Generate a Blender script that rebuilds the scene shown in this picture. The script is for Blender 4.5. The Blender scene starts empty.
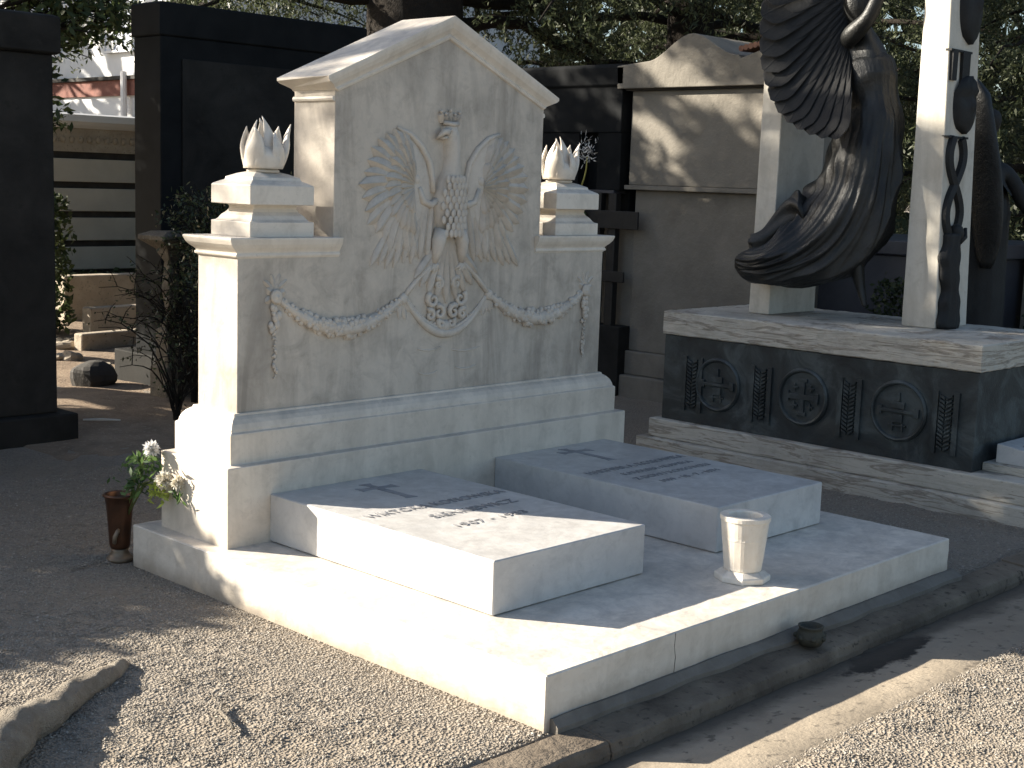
import bpy, bmesh, math, random
import numpy as np
from mathutils import Vector, Matrix, noise
random.seed(7)
RNG = np.random.default_rng(11)
PI = math.pi
SC = bpy.context.scene
COL = SC.collection

# ------------------------------------------------------------------ materials
class NT:
    """small helper round a node tree"""
    def __init__(s, name):
        s.m = bpy.data.materials.new(name); s.m.use_nodes = True
        s.t = s.m.node_tree; s.t.nodes.clear()
        s.out = s.n('ShaderNodeOutputMaterial')
    def n(s, typ, **kw):
        nd = s.t.nodes.new(typ)
        for k, v in kw.items():
            if k in nd.inputs.keys(): nd.inputs[k].default_value = v
            else: setattr(nd, k, v)
        return nd
    def l(s, a, b): s.t.links.new(a, b)
    def coord(s, scale=(1, 1, 1)):
        g = s.n('ShaderNodeNewGeometry'); mp = s.n('ShaderNodeMapping')
        mp.inputs['Scale'].default_value = scale
        s.l(g.outputs['Position'], mp.inputs['Vector']); return mp.outputs['Vector']
    def noise(s, vec, scale, detail=5, rough=.55, dist=0):
        nd = s.n('ShaderNodeTexNoise'); nd.inputs['Scale'].default_value = scale
        nd.inputs['Detail'].default_value = detail; nd.inputs['Roughness'].default_value = rough
        nd.inputs['Distortion'].default_value = dist
        s.l(vec, nd.inputs['Vector']); return nd.outputs['Fac']
    def ramp(s, fac, stops):
        r = s.n('ShaderNodeValToRGB'); e = r.color_ramp.elements
        while len(e) > 1: e.remove(e[-1])
        e[0].position = stops[0][0]; e[0].color = (*stops[0][1], 1)
        for p, c in stops[1:]:
            q = e.new(p); q.color = (*c, 1)
        s.l(fac, r.inputs['Fac']); return r.outputs['Color']
    def mix(s, fac, a, b, mode='MIX'):
        x = s.n('ShaderNodeMix', data_type='RGBA', blend_type=mode)
        if isinstance(fac, (int, float)): x.inputs[0].default_value = fac
        else: s.l(fac, x.inputs[0])
        for i, v in ((6, a), (7, b)):
            if isinstance(v, tuple): x.inputs[i].default_value = (*v, 1)
            else: s.l(v, x.inputs[i])
        return x.outputs[2]
    def math(s, op, a, b):
        x = s.n('ShaderNodeMath', operation=op)
        for i, v in ((0, a), (1, b)):
            if isinstance(v, (int, float)): x.inputs[i].default_value = v
            else: s.l(v, x.inputs[i])
        return x.outputs[0]
    def bsdf(s, color, rough=.6, metal=0., bump=None, bstr=.2, bdist=.01, spec=.5):
        b = s.n('ShaderNodeBsdfPrincipled')
        if isinstance(color, tuple): b.inputs['Base Color'].default_value = (*color, 1)
        else: s.l(color, b.inputs['Base Color'])
        if isinstance(rough, (int, float)): b.inputs['Roughness'].default_value = rough
        else: s.l(rough, b.inputs['Roughness'])
        b.inputs['Metallic'].default_value = metal
        b.inputs['Specular IOR Level'].default_value = spec
        if bump is not None:
            bp = s.n('ShaderNodeBump'); bp.inputs['Strength'].default_value = bstr
            bp.inputs['Distance'].default_value = bdist
            s.l(bump, bp.inputs['Height']); s.l(bp.outputs['Normal'], b.inputs['Normal'])
        s.l(b.outputs['BSDF'], s.out.inputs['Surface']); s.b = b
        return s.m

def marble(name, base, dark, stain, streak=0., rough=.5, bump=.25, stain_amt=.5, blotch=.5, ledge=.75):
    t = NT(name); v = t.coord()
    n1 = t.noise(v, 2.2, 6, .6, 1.4)
    n2 = t.noise(v, 9, 6, .65, .6)
    vein = t.ramp(t.noise(v, 3.1, 8, .6, 2.4), [(.43, (0, 0, 0)), (.5, (1, 1, 1)), (.56, (0, 0, 0))])
    c = t.mix(t.math('MULTIPLY', n1, blotch), base, dark)
    c = t.mix(t.math('MULTIPLY', vein, .25), c, dark)
    st = t.ramp(n2, [(.5, (0, 0, 0)), (.78, (1, 1, 1))])
    c = t.mix(t.math('MULTIPLY', st, stain_amt), c, stain)
    if streak:
        vs = t.coord((3.6, 3.6, .7)); ns = t.ramp(t.math('ADD', t.math('MULTIPLY', t.noise(vs, 1.5, 6, .65, .8), .6), t.math('MULTIPLY', t.noise(v, 1.9, 5, .6, .6), .4)), [(.47, (0, 0, 0)), (.66, (1, 1, 1))])
        c = t.mix(t.math('MULTIPLY', ns, streak), c, stain)
    fine = t.noise(v, 160, 3, .6); mid = t.noise(v, 26, 5, .6)
    sp = t.ramp(t.noise(v, 70, 3, .6), [(.66, (0, 0, 0)), (.72, (1, 1, 1))])
    c = t.mix(t.math('MULTIPLY', sp, .3), c, stain)
    g = t.n('ShaderNodeNewGeometry'); sn = t.n('ShaderNodeSeparateXYZ'); t.l(g.outputs['True Normal'], sn.inputs[0])
    up_ = t.n('ShaderNodeMapRange'); up_.inputs[1].default_value = .45; up_.inputs[2].default_value = .85; t.l(sn.outputs['Z'], up_.inputs[0])
    dn = t.ramp(t.math('ADD', t.math('MULTIPLY', t.noise(v, 5.5, 8, .72, 1.2), .65), t.math('MULTIPLY', t.noise(v, 19, 6, .7, .5), .35)), [(.40, (0, 0, 0)), (.66, (1, 1, 1))])
    c = t.mix(t.math('MULTIPLY', t.math('MULTIPLY', up_.outputs[0], dn), ledge), c, (.30, .285, .27))
    pt = t.ramp(t.noise(v, 14, 7, .75, .7), [(.52, (0, 0, 0)), (.70, (1, 1, 1))])
    c = t.mix(t.math('MULTIPLY', pt, .28), c, stain)
    sz = t.n('ShaderNodeSeparateXYZ'); t.l(g.outputs['Position'], sz.inputs[0])
    sp_ = t.n('ShaderNodeMapRange'); sp_.inputs[1].default_value = .13; sp_.inputs[2].default_value = .0; t.l(t.math('ADD', sz.outputs['Z'], t.math('MULTIPLY', t.noise(v, 7, 6, .7), -.10)), sp_.inputs[0]); sp_.inputs[1].default_value = .03; sp_.inputs[2].default_value = -.05
    c = t.mix(t.math('MULTIPLY', sp_.outputs[0], .75), c, (.27, .22, .165))
    h = t.math('ADD', t.math('MULTIPLY', fine, .35), mid)
    return t.bsdf(c, rough, 0, h, bump, .004)

M = {}
M['marble'] = marble('white_marble', (.77, .70, .605), (.60, .545, .47), (.36, .315, .255), .38, .5, .25, .45, .8)
M['stele'] = marble('weathered_marble', (.67, .59, .495), (.44, .395, .335), (.24, .21, .175), .85, .62, .4, .6, 1.1)
M['slabtop'] = marble('grave_marble', (.72, .69, .64), (.42, .415, .41), (.30, .29, .275), .15, .42, .25, .55, 1.25)
M['plinth'] = marble('plinth_marble', (.74, .655, .55), (.57, .505, .42), (.33, .285, .23), .45, .5, .25, .45, .85)
M['relief'] = marble('carved_marble', (.64, .58, .50), (.50, .445, .38), (.29, .25, .21), .35, .62, .3, .5, .8)
M['vase'] = marble('cream_marble', (.79, .74, .66), (.71, .64, .54), (.52, .40, .27), .5, .55, .25, .4)
M['travertine'] = None
def travertine():
    t = NT('travertine'); vs = t.coord((1.2, 1.2, 14)); v = t.coord()
    band = t.noise(vs, 2.3, 6, .6, 1.2)
    c = t.ramp(band, [(.3, (.38, .35, .29)), (.5, (.50, .465, .40)), (.6, (.22, .19, .15)), (.68, (.46, .42, .36))])
    pit = t.ramp(t.noise(t.coord((6, 6, 26)), 5, 4, .6), [(.60, (0, 0, 0)), (.70, (1, 1, 1))])
    c = t.mix(t.math('MULTIPLY', pit, .55), c, (.16, .14, .11))
    d = t.ramp(t.noise(v, 1.7, 6, .7), [(.5, (0, 0, 0)), (.75, (1, 1, 1))])
    c = t.mix(t.math('MULTIPLY', d, .6), c, (.15, .135, .115))
    return t.bsdf(c, .65, 0, t.math('SUBTRACT', t.noise(v, 40, 5, .6), t.math('MULTIPLY', pit, .8)), .4, .006)
M['travertine'] = travertine()
def plain(name, a, b, scale=6, rough=.7, metal=0, bump=.3, bd=.006, spec=.5, sp2=None):
    t = NT(name); v = t.coord()
    c = t.mix(t.ramp(t.noise(v, scale, 6, .62, .4), [(.32, (0, 0, 0)), (.7, (1, 1, 1))]), a, b)
    if sp2:
        c = t.mix(t.ramp(t.noise(v, scale * 9, 4, .6), [(.58, (0, 0, 0)), (.68, (1, 1, 1))]), c, sp2)
    return t.bsdf(c, rough, metal, t.math('ADD', t.noise(v, scale * 7, 5, .6), t.math('MULTIPLY', t.noise(v, scale * 25, 3, .6), .5)), bump, bd, spec)
M['granite'] = plain('black_granite', (.009, .010, .011), (.017, .018, .019), 3, .65, 0, .12, .004, .04)
M['granite_rough'] = plain('rough_black_granite', (.014, .014, .013), (.03, .029, .027), 3, .8, 0, .3, .006, .1)
M['granite_dull'] = plain('dull_black_granite', (.012, .0115, .011), (.034, .032, .029), 2.4, .7, 0, .3, .006, .12, (.022, .021, .019))
M['blue_granite'] = plain('dark_blue_granite', (.035, .038, .05), (.055, .058, .07), 5, .45, 0, .1, .004, .4)
M['greystone'] = plain('weathered_grey_stone', (.225, .205, .172), (.14, .127, .106), 2.2, .85, 0, .6, .01, .3)
M['sandstone'] = plain('pale_sandstone', (.42, .36, .28), (.30, .25, .19), 4, .85, 0, .5, .01, .3, (.22, .19, .15))
M['darkstone'] = plain('dark_stone', (.06, .055, .048), (.035, .032, .03), 6, .85, 0, .5, .01, .3)
M['bronze'] = plain('dark_bronze', (.010, .0105, .011), (.030, .031, .030), 4, .44, .35, .5, .010, .5)
M['bronze_soft'] = plain('dark_dull_bronze', (.010, .010, .0105), (.020, .0205, .0205), 9, .7, .15, .35, .006, .4)
def patina():
    t = NT('green_black_bronze'); v = t.coord()
    n = t.noise(v, 3.2, 7, .65, 1.1)
    c = t.ramp(n, [(.33, (.018, .021, .022)), (.5, (.034, .041, .043)), (.62, (.075, .09, .092)), (.72, (.042, .05, .052)), (.85, (.06, .073, .074))])
    return t.bsdf(c, .55, .25, t.noise(v, 45, 5, .6), .4, .006)
M['patina'] = patina()
M['copper'] = plain('brown_copper', (.14, .066, .038), (.075, .042, .028), 9, .4, .75, .15, .003)
M['copper_foot'] = plain('grey_brass', (.22, .17, .12), (.15, .11, .075), 12, .5, .5, .2, .003)
M['potclay'] = plain('mossy_dark_clay', (.03, .032, .022), (.055, .05, .035), 18, .7, 0, .4, .006)
M['concrete'] = plain('grey_concrete', (.27, .225, .17), (.19, .155, .115), 2.5, .9, 0, .5, .01, .3, (.12, .10, .08))
def lanemat():
    t = NT('stained_concrete'); v = t.coord()
    c = t.mix(t.ramp(t.noise(v, 2.5, 6, .62, .4), [(.32, (0, 0, 0)), (.7, (1, 1, 1))]), (.34, .285, .215), (.22, .185, .14))
    c = t.mix(t.ramp(t.noise(v, 22, 4, .6), [(.58, (0, 0, 0)), (.68, (1, 1, 1))]), c, (.13, .11, .085))
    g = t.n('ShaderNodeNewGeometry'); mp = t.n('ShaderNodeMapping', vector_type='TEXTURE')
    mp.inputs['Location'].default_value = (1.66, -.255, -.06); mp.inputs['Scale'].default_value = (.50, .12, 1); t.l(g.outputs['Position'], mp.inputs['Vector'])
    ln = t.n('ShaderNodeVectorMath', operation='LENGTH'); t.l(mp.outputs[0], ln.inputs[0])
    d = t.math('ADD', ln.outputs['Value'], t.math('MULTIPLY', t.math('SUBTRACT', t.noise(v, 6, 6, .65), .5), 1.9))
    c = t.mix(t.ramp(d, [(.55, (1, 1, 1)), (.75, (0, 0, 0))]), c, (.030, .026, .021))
    # darker brown band along the foot of the kerb
    sx = t.n('ShaderNodeSeparateXYZ'); t.l(g.outputs['Position'], sx.inputs[0])
    e = t.math('ADD', sx.outputs['Y'], t.math('MULTIPLY', t.math('SUBTRACT', t.noise(v, 3.5, 6, .65), .5), .22))
    c = t.mix(t.ramp(e, [(0, (0, 0, 0)), (1, (0, 0, 0))]) if False else t.ramp(t.math('ADD', e, 1.0), [(.70, (0, 0, 0)), (.78, (.8, .8, .8))]), c, (.075, .06, .045))
    return t.bsdf(c, .9, 0, t.math('ADD', t.noise(v, 18, 5, .6), t.math('MULTIPLY', t.noise(v, 70, 3, .6), .5)), .5, .01, .3)
M['lane'] = lanemat()
M['mortar'] = plain('pale_mortar', (.20, .18, .155), (.13, .115, .097), 7, .9, 0, .5, .008, .3)
M['kerb'] = plain('earthy_kerb_stone', (.19, .155, .115), (.065, .052, .04), 3.2, .95, 0, .8, .012, .2, (.07, .058, .045))
M['kerb'] = plain('earthy_kerb_stone', (.22, .18, .135), (.09, .072, .055), 3.2, .95, 0, .8, .012, .2, (.07, .058, .045))
M['wetmark'] = plain('damp_concrete', (.035, .031, .026), (.055, .048, .04), 4, .8, 0, .5, .01, .3)
M['roof_tile'] = plain('terracotta', (.20, .10, .065), (.13, .065, .045), 9, .85)
M['cream_wall'] = plain('cream_block', (.52, .48, .40), (.44, .40, .33), 2, .85, 0, .3, .01)
M['white_wall'] = plain('white_render', (.75, .75, .75), (.66, .66, .66), 1.5, .8)
M['brick'] = plain('red_brick', (.24, .10, .075), (.15, .065, .05), 9, .9)
M['glass'] = plain('window_glass', (.50, .55, .66), (.62, .66, .74), 1.2, .12, 0, 0, .001, .7)
M['ironwork'] = plain('black_iron', (.012, .012, .012), (.02, .02, .02), 20, .55, .3)
M['root'] = plain('grey_bark', (.40, .355, .29), (.25, .21, .165), 11, .9, 0, 1.0, .03, .2, (.40, .36, .30))
M['bark'] = plain('dark_bark', (.035, .028, .022), (.018, .015, .012), 5, .95, 0, 1.0, .04, .2)
M['letter'] = plain('dark_lettering', (.15, .15, .16), (.34, .335, .34), 60, .6, 0, .1, .001)
M['pinkmark'] = plain('faded_red_lettering', (.30, .16, .15), (.24, .12, .12), 30, .6, 0, .1, .001)
M['crossmark'] = plain('grey_cross_stone', (.19, .19, .20), (.33, .325, .325), 25, .75, 0, .3, .004)  # grey of the crosses, darker than the slabs they lie on
M['hole'] = plain('dark_earth', (.03, .025, .02), (.05, .04, .03), 20, .95)
M['soil'] = None
def leafmat(name, a, b, tr=.35, rough=.55):
    t = NT(name); g = t.n('ShaderNodeNewGeometry')
    c = t.ramp(g.outputs['Random Per Island'], [(0, a), (.7, b), (1, tuple(min(1, x * 1.5) for x in b))])
    d = t.n('ShaderNodeBsdfPrincipled'); t.l(c, d.inputs['Base Color']); d.inputs['Roughness'].default_value = rough
    d.inputs['Specular IOR Level'].default_value = .3
    q = t.n('ShaderNodeBsdfTranslucent'); t.l(c, q.inputs['Color'])
    mx = t.n('ShaderNodeMixShader'); mx.inputs[0].default_value = tr
    t.l(d.outputs[0], mx.inputs[1]); t.l(q.outputs[0], mx.inputs[2]); t.l(mx.outputs[0], t.out.inputs['Surface'])
    return t.m
M['urnstone'] = plain('dark_weathered_stone', (.20, .172, .135), (.09, .078, .063), 8, .9, 0, .8, .012, .2, (.30, .26, .20))
M['cedar'] = leafmat('cedar_needles', (.022, .030, .015), (.075, .088, .044))
M['leaf'] = leafmat('broad_leaves', (.03, .045, .016), (.07, .09, .035))
M['shrubleaf'] = leafmat('glossy_leaves', (.02, .03, .013), (.06, .075, .035), .2, .3)
M['hedge'] = leafmat('hedge_leaves', (.015, .025, .01), (.045, .06, .025), .2)
M['mumleaf'] = leafmat('flower_leaves', (.035, .075, .025), (.09, .15, .045), .3)
M['limeleaf'] = leafmat('lime_leaves', (.26, .33, .05), (.40, .46, .10), .3)
M['petal'] = leafmat('cream_petals', (.72, .66, .52), (.82, .78, .68), .3)
M['petal_grey'] = leafmat('white_petals', (.68, .67, .64), (.76, .75, .73), .3)
M['stem'] = plain('green_stem', (.10, .12, .03), (.16, .17, .05), 30, .6)
M['yellowstem'] = plain('yellow_stem', (.42, .38, .10), (.34, .30, .08), 30, .6)
def gravelmat():
    t = NT('gravel_ground'); v = t.coord()
    vo = t.n('ShaderNodeTexVoronoi'); vo.inputs['Scale'].default_value = 85; t.l(v, vo.inputs['Vector'])
    c = t.ramp(vo.outputs['Color'], [(0, (.185, .158, .126)), (.5, (.245, .212, .172)), (1, (.29, .254, .208))])
    big = t.noise(v, 1.3, 6, .65)
    c = t.mix(t.ramp(big, [(.35, (0, 0, 0)), (.7, (.6, .6, .6))]), c, (.205, .165, .12))
    return t.bsdf(c, .9, 0, vo.outputs['Distance'], .9, .012, .25)
M['gravelground'] = gravelmat()
def pebblemat():
    t = NT('gravel_stones'); g = t.n('ShaderNodeNewGeometry'); v = t.coord()
    c = t.ramp(g.outputs['Random Per Island'], [(0, (.19, .165, .135)), (.35, (.245, .216, .18)), (.75, (.285, .255, .215)), (.95, (.32, .288, .245)), (1, (.40, .365, .32))])
    return t.bsdf(c, .85, 0, t.noise(v, 220, 2, .5), .3, .003, .3)
M['pebble'] = pebblemat()
M['soil'] = plain('dry_soil', (.27, .205, .145), (.17, .125, .09), 5, .95, 0, .9, .015, .2, (.33, .27, .20))
M['whitebit'] = plain('white_plastic', (.6, .58, .52), (.5, .48, .43), 20, .5)

# ------------------------------------------------------------------ mesh helpers
class MB:
    def __init__(s): s.v = []; s.f = []
    def add(s, vs, fs):
        o = len(s.v); s.v += [tuple(p) for p in vs]; s.f += [tuple(i + o for i in f) for f in fs]; return s
    def box(s, x0, x1, y0, y1, z0, z1):
        return s.add([(x0, y0, z0), (x1, y0, z0), (x1, y1, z0), (x0, y1, z0), (x0, y0, z1), (x1, y0, z1), (x1, y1, z1), (x0, y1, z1)],
                     [(3, 2, 1, 0), (4, 5, 6, 7), (0, 1, 5, 4), (1, 2, 6, 5), (2, 3, 7, 6), (3, 0, 4, 7)])
    def rings(s, x0, x1, y0, y1, prof):
        """stack of rectangles grown by an offset: a moulded block; prof = [(offset or (ox, oy), z), ...]"""
        vs = []; fs = []
        for o, z in prof:
            ox, oy = o if isinstance(o, tuple) else (o, o)
            vs += [(x0 - ox, y0 - oy, z), (x1 + ox, y0 - oy, z), (x1 + ox, y1 + oy, z), (x0 - ox, y1 + oy, z)]
        n = len(prof)
        for i in range(n - 1):
            for k in range(4):
                a = i * 4 + k; b = i * 4 + (k + 1) % 4
                fs.append((a, b, b + 4, a + 4))
        fs.append((3, 2, 1, 0)); fs.append(tuple(range(4 * n - 4, 4 * n)))
        return s.add(vs, fs)
    def prism(s, poly, a0, a1, axis='y'):
        n = len(poly)
        def P(p, t):
            return {'y': (p[0], t, p[1]), 'x': (t, p[0], p[1]), 'z': (p[0], p[1], t)}[axis]
        vs = [P(p, a0) for p in poly] + [P(p, a1) for p in poly]
        fs = [tuple(range(n)), tuple(range(2 * n - 1, n - 1, -1))]
        fs += [(i, i + n, (i + 1) % n + n, (i + 1) % n) for i in range(n)]
        return s.add(vs, fs)
    def lathe(s, prof, c=(0, 0, 0), n=32, cap=True, rfun=None):
        vs = []; fs = []; m = len(prof)
        for r, z in prof:
            for k in range(n):
                a = 2 * PI * k / n; rr = r * (rfun(a, z) if rfun else 1)
                vs.append((c[0] + rr * math.cos(a), c[1] + rr * math.sin(a), c[2] + z))
        for i in range(m - 1):
            for k in range(n):
                k2 = (k + 1) % n; fs.append((i * n + k, i * n + k2, (i + 1) * n + k2, (i + 1) * n + k))
        if cap: fs.append(tuple(range(n - 1, -1, -1))); fs.append(tuple(range((m - 1) * n, m * n)))
        return s.add(vs, fs)
    def tube(s, pts, rad, n=8, flat=None):
        pts = [Vector(p) for p in pts]; m = len(pts)
        if not hasattr(rad, '__len__'): rad = [rad] * m
        vs = []; fs = []; ref = None
        for i, p in enumerate(pts):
            d = (pts[min(i + 1, m - 1)] - pts[max(i - 1, 0)]).normalized()
            if ref is None: ref = d.orthogonal().normalized()
            ref = (ref - d * ref.dot(d))
            ref = ref.normalized() if ref.length > 1e-6 else d.orthogonal().normalized()
            q = d.cross(ref)
            for k in range(n):
                a = 2 * PI * k / n
                vs.append(p + (ref * math.cos(a) + q * math.sin(a)) * rad[i])
        for i in range(m - 1):
            for k in range(n):
                k2 = (k + 1) % n; fs.append((i * n + k, i * n + k2, (i + 1) * n + k2, (i + 1) * n + k))
        fs.append(tuple(range(n - 1, -1, -1))); fs.append(tuple(range((m - 1) * n, m * n)))
        return s.add(vs, fs)
    def ball(s, c, r, n=8, m=6, M_=None):
        r = r if hasattr(r, '__len__') else (r, r, r); vs = []; fs = []
        for j in range(m + 1):
            t = PI * j / m
            for k in range(n):
                a = 2 * PI * k / n
                p = Vector((r[0] * math.sin(t) * math.cos(a), r[1] * math.sin(t) * math.sin(a), r[2] * math.cos(t)))
                if M_ is not None: p = M_ @ p
                vs.append((c[0] + p.x, c[1] + p.y, c[2] + p.z))
        for j in range(m):
            for k in range(n):
                k2 = (k + 1) % n; fs.append((j * n + k, (j + 1) * n + k, (j + 1) * n + k2, j * n + k2))
        return s.add(vs, fs)
    def loft(s, rows, closed=True, cap=True):
        n = len(rows[0]); o = len(s.v)
        vs = [p for r in rows for p in r]; fs = []
        for i in range(len(rows) - 1):
            for k in range(n if closed else n - 1):
                k2 = (k + 1) % n; fs.append((i * n + k, i * n + k2, (i + 1) * n + k2, (i + 1) * n + k))
        if cap and closed: fs.append(tuple(range(n - 1, -1, -1))); fs.append(tuple(range((len(rows) - 1) * n, len(rows) * n)))
        return s.add(vs, fs)
    def build(s, name, mat, parent=None, bevel=0, smooth=False, segs=2):
        me = bpy.data.meshes.new(name); me.from_pydata(s.v, [], s.f); me.validate()
        bm = bmesh.new(); bm.from_mesh(me); bmesh.ops.recalc_face_normals(bm, faces=bm.faces); bm.to_mesh(me); bm.free()
        me.materials.append(mat)
        if smooth:
            for p in me.polygons: p.use_smooth = True
        o = bpy.data.objects.new(name, me); COL.objects.link(o)
        if parent is not None: o.parent = parent; o.matrix_parent_inverse = parent_inv(parent)
        if bevel:
            b = o.modifiers.new('edge', 'BEVEL'); b.width = bevel; b.segments = segs; b.limit_method = 'ANGLE'; b.angle_limit = math.radians(40)
            b.harden_normals = False
        return o
def world_mat(o):
    m = Matrix.Translation(o.location) @ o.rotation_euler.to_matrix().to_4x4()
    return (world_mat(o.parent) @ o.matrix_parent_inverse @ m) if o.parent else m
def parent_inv(p): return world_mat(p).inverted()
def tag(o, label, cat, group=None, kind=None):
    if label: o['label'] = label
    if cat: o['category'] = cat
    if group: o['group'] = group
    if kind: o['kind'] = kind
    return o
def thing(name, loc, label, cat, group=None):
    o = bpy.data.objects.new(name, None); COL.objects.link(o); o.location = loc; o.empty_display_size = .2
    return tag(o, label, cat, group)
def quad_cloud(name, mat, P, U, V, parent=None, tri=False):
    """many separate leaf blades: centre P, half axes U (length) and V (width)"""
    n = len(P)
    vs = np.empty((n, 4, 3)); vs[:, 0] = P - U; vs[:, 1] = P + V * .9 - U * .1; vs[:, 2] = P + U; vs[:, 3] = P - V * .9 - U * .1
    me = bpy.data.meshes.new(name)
    me.vertices.add(n * 4); me.vertices.foreach_set('co', vs.reshape(-1).astype(np.float32))
    me.loops.add(n * 4); me.loops.foreach_set('vertex_index', np.arange(n * 4, dtype=np.int32))
    me.polygons.add(n); me.polygons.foreach_set('loop_start', np.arange(0, n * 4, 4, dtype=np.int32))
    me.polygons.foreach_set('loop_total', np.full(n, 4, dtype=np.int32))
    me.update(calc_edges=True); me.materials.append(mat)
    o = bpy.data.objects.new(name, me); COL.objects.link(o)
    if parent is not None: o.parent = parent; o.matrix_parent_inverse = parent_inv(parent)
    return o
def unit(a): return a / np.maximum(np.linalg.norm(a, axis=-1, keepdims=True), 1e-9)
def rand_dirs(n, zbias=0.):
    d = RNG.normal(size=(n, 3)); d[:, 2] += zbias; return unit(d)
def blades(P, D, ln, wd):
    R = rand_dirs(len(P)); W = unit(np.cross(D, R))
    ln = np.asarray(ln); wd = np.asarray(wd)
    return P, D * ln.reshape(-1, 1) / 2, W * wd.reshape(-1, 1) / 2

TEX = bpy.data.textures.new('wear', 'CLOUDS'); TEX.noise_scale = .05; TEX.noise_depth = 3
def worn(o, levels=6, strength=.005):
    sb = o.modifiers.new('fine', 'SUBSURF'); sb.subdivision_type = 'SIMPLE'; sb.levels = levels; sb.render_levels = levels
    d = o.modifiers.new('wear', 'DISPLACE'); d.texture = TEX; d.strength = strength; d.mid_level = .5; d.texture_coords = 'GLOBAL'
    return o
# ------------------------------------------------------------------ camera, sun, sky
fw = Vector((.714, .685, -.145)); yaw, pit, rol, fpx = .805873777, .145037792, .0337306585, 1381.353
cy, sy, cp, sp = math.cos(yaw), math.sin(yaw), math.cos(pit), math.sin(pit)
fw = Vector((sy * cp, cy * cp, -sp)); r0 = Vector((cy, -sy, 0)); u0 = r0.cross(fw)
rt = r0 * math.cos(rol) + u0 * math.sin(rol); up = u0 * math.cos(rol) - r0 * math.sin(rol)
cam = bpy.data.cameras.new('camera'); co = bpy.data.objects.new('camera', cam); COL.objects.link(co)
mw = Matrix((rt, up, -fw)).transposed().to_4x4(); mw.translation = (-3.0005, -2.6906, 1.6572)
co.matrix_world = mw; cam.sensor_width = 36; cam.lens = 36 * fpx / 1024; cam.clip_end = 400; cam.clip_start = .05
SC.camera = co
EL, AZ = math.radians(24), math.radians(123)          # direction to the sun, AZ counted from +X
S = Vector((math.cos(AZ) * math.cos(EL), math.sin(AZ) * math.cos(EL), math.sin(EL)))
sl = bpy.data.lights.new('sun', 'SUN'); sl.energy = 5.0; sl.angle = math.radians(.55); sl.color = (1, .915, .78)
so = bpy.data.objects.new('sun', sl); COL.objects.link(so); so.rotation_euler = S.to_track_quat('Z', 'Y').to_euler(); so.location = (0, 0, 20)
w = bpy.data.worlds.new('World'); SC.world = w; w.use_nodes = True
nt = w.node_tree; bg = nt.nodes['Background']; sk = nt.nodes.new('ShaderNodeTexSky'); sk.sky_type = 'NISHITA'
sk.sun_disc = False; sk.sun_elevation = EL; sk.sun_rotation = PI / 2 - AZ; sk.air_density = 1.0; sk.dust_density = 1.5
nt.links.new(sk.outputs[0], bg.inputs[0]); bg.inputs[1].default_value = .060
SC.view_settings.view_transform = 'Standard'; SC.view_settings.look = 'None'; SC.view_settings.exposure = 1.75; SC.view_settings.gamma = 1
SC.cycles.max_bounces = 8; SC.cycles.diffuse_bounces = 5; SC.cycles.transparent_max_bounces = 4
SC.cycles.caustics_reflective = False; SC.cycles.caustics_refractive = False
SC.cycles.use_denoising = True

# ------------------------------------------------------------------ ground, road, kerb
PT = .1755                                            # top of the marble platform
def grid_sheet(name, xs, ys, zf, mat):
    vs = [(x, y, zf(x, y)) for y in ys for x in xs]; n = len(xs)
    fs = [(j * n + i, j * n + i + 1, (j + 1) * n + i + 1, (j + 1) * n + i) for j in range(len(ys) - 1) for i in range(n - 1)]
    o = MB().add(vs, fs).build(name, mat, smooth=True); o['kind'] = 'structure'; return o
def nz(x, y, s, k=0): return noise.noise(Vector((x * s, y * s, k)))
def road_edge(x): return -.60 + .035 * nz(x, 0, 1.3, 3) + .02 * nz(x, 0, 5, 8)
def gz(x, y):
    h = .010 * nz(x, y, 1.1, 1) + .007 * nz(x, y, 4, 2) + .011 * nz(x, y, 8, 3) + .005 * nz(x, y, 19, 4)
    if -.30 < x < 3.6 and -.05 < y < 2.45: h = min(h, -.004)
    if -.62 < y < -.02: h -= .16 * min(1, (-.02 - y) / .08) * min(1, max(0, (y + .62) / .05))
    return h
far = [-150, -80, -40, -20, -12, -8]
xs = far + [-6 + .15 * i for i in range(25)] + [-2.2 + .045 * i for i in range(140)] + [4.15 + .2 * i for i in range(20)] + [9, 12, 18, 30, 60, 120, 200]
ys = far + [-5 + .5 * i for i in range(7)] + [-1.6 + .045 * i for i in range(140)] + [4.9, 5.4, 6, 7, 8, 10, 14, 20, 35, 70, 140]
grid_sheet('ground', xs, sorted(ys), gz, M['gravelground'])
# dry soil behind the graves, one sheet just above the gravel
def soilz(x, y): return .006 + .012 * nz(x, y, 1.1, 1) + .02 * (nz(x, y, 2.2, 5) + .2) * min(1, max(0, y - 4.6))
o = grid_sheet('soil_path', [.6 + .12 * i for i in range(80)], [4.1 + .12 * i for i in range(70)], lambda x, y: soilz(x, y) - (.05 if (y < 4.3 + .25 * nz(x, 0, 1.5, 4) or x < .8) else 0), M['soil'])
# concrete gutter of the lane
road = MB(); xs2 = [-6 + .1 * i for i in range(160)]
rows = []
for x in xs2:
    e = road_edge(x)
    rows.append([(x, y, z) for y, z in ((-.15, -.075), (-.22, -.068 + .004 * nz(x, 1, 3)), (-.34, -.055 + .004 * nz(x, 2, 3)), (-.46, -.045 + .005 * nz(x, 3, 3)), (e + .015 * nz(x, 5, 9), -.032), (e - .05, -.06))])
road.loft(rows, closed=False)
o = road.build('concrete_lane', M['lane'], smooth=True); o['kind'] = 'structure'
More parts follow.
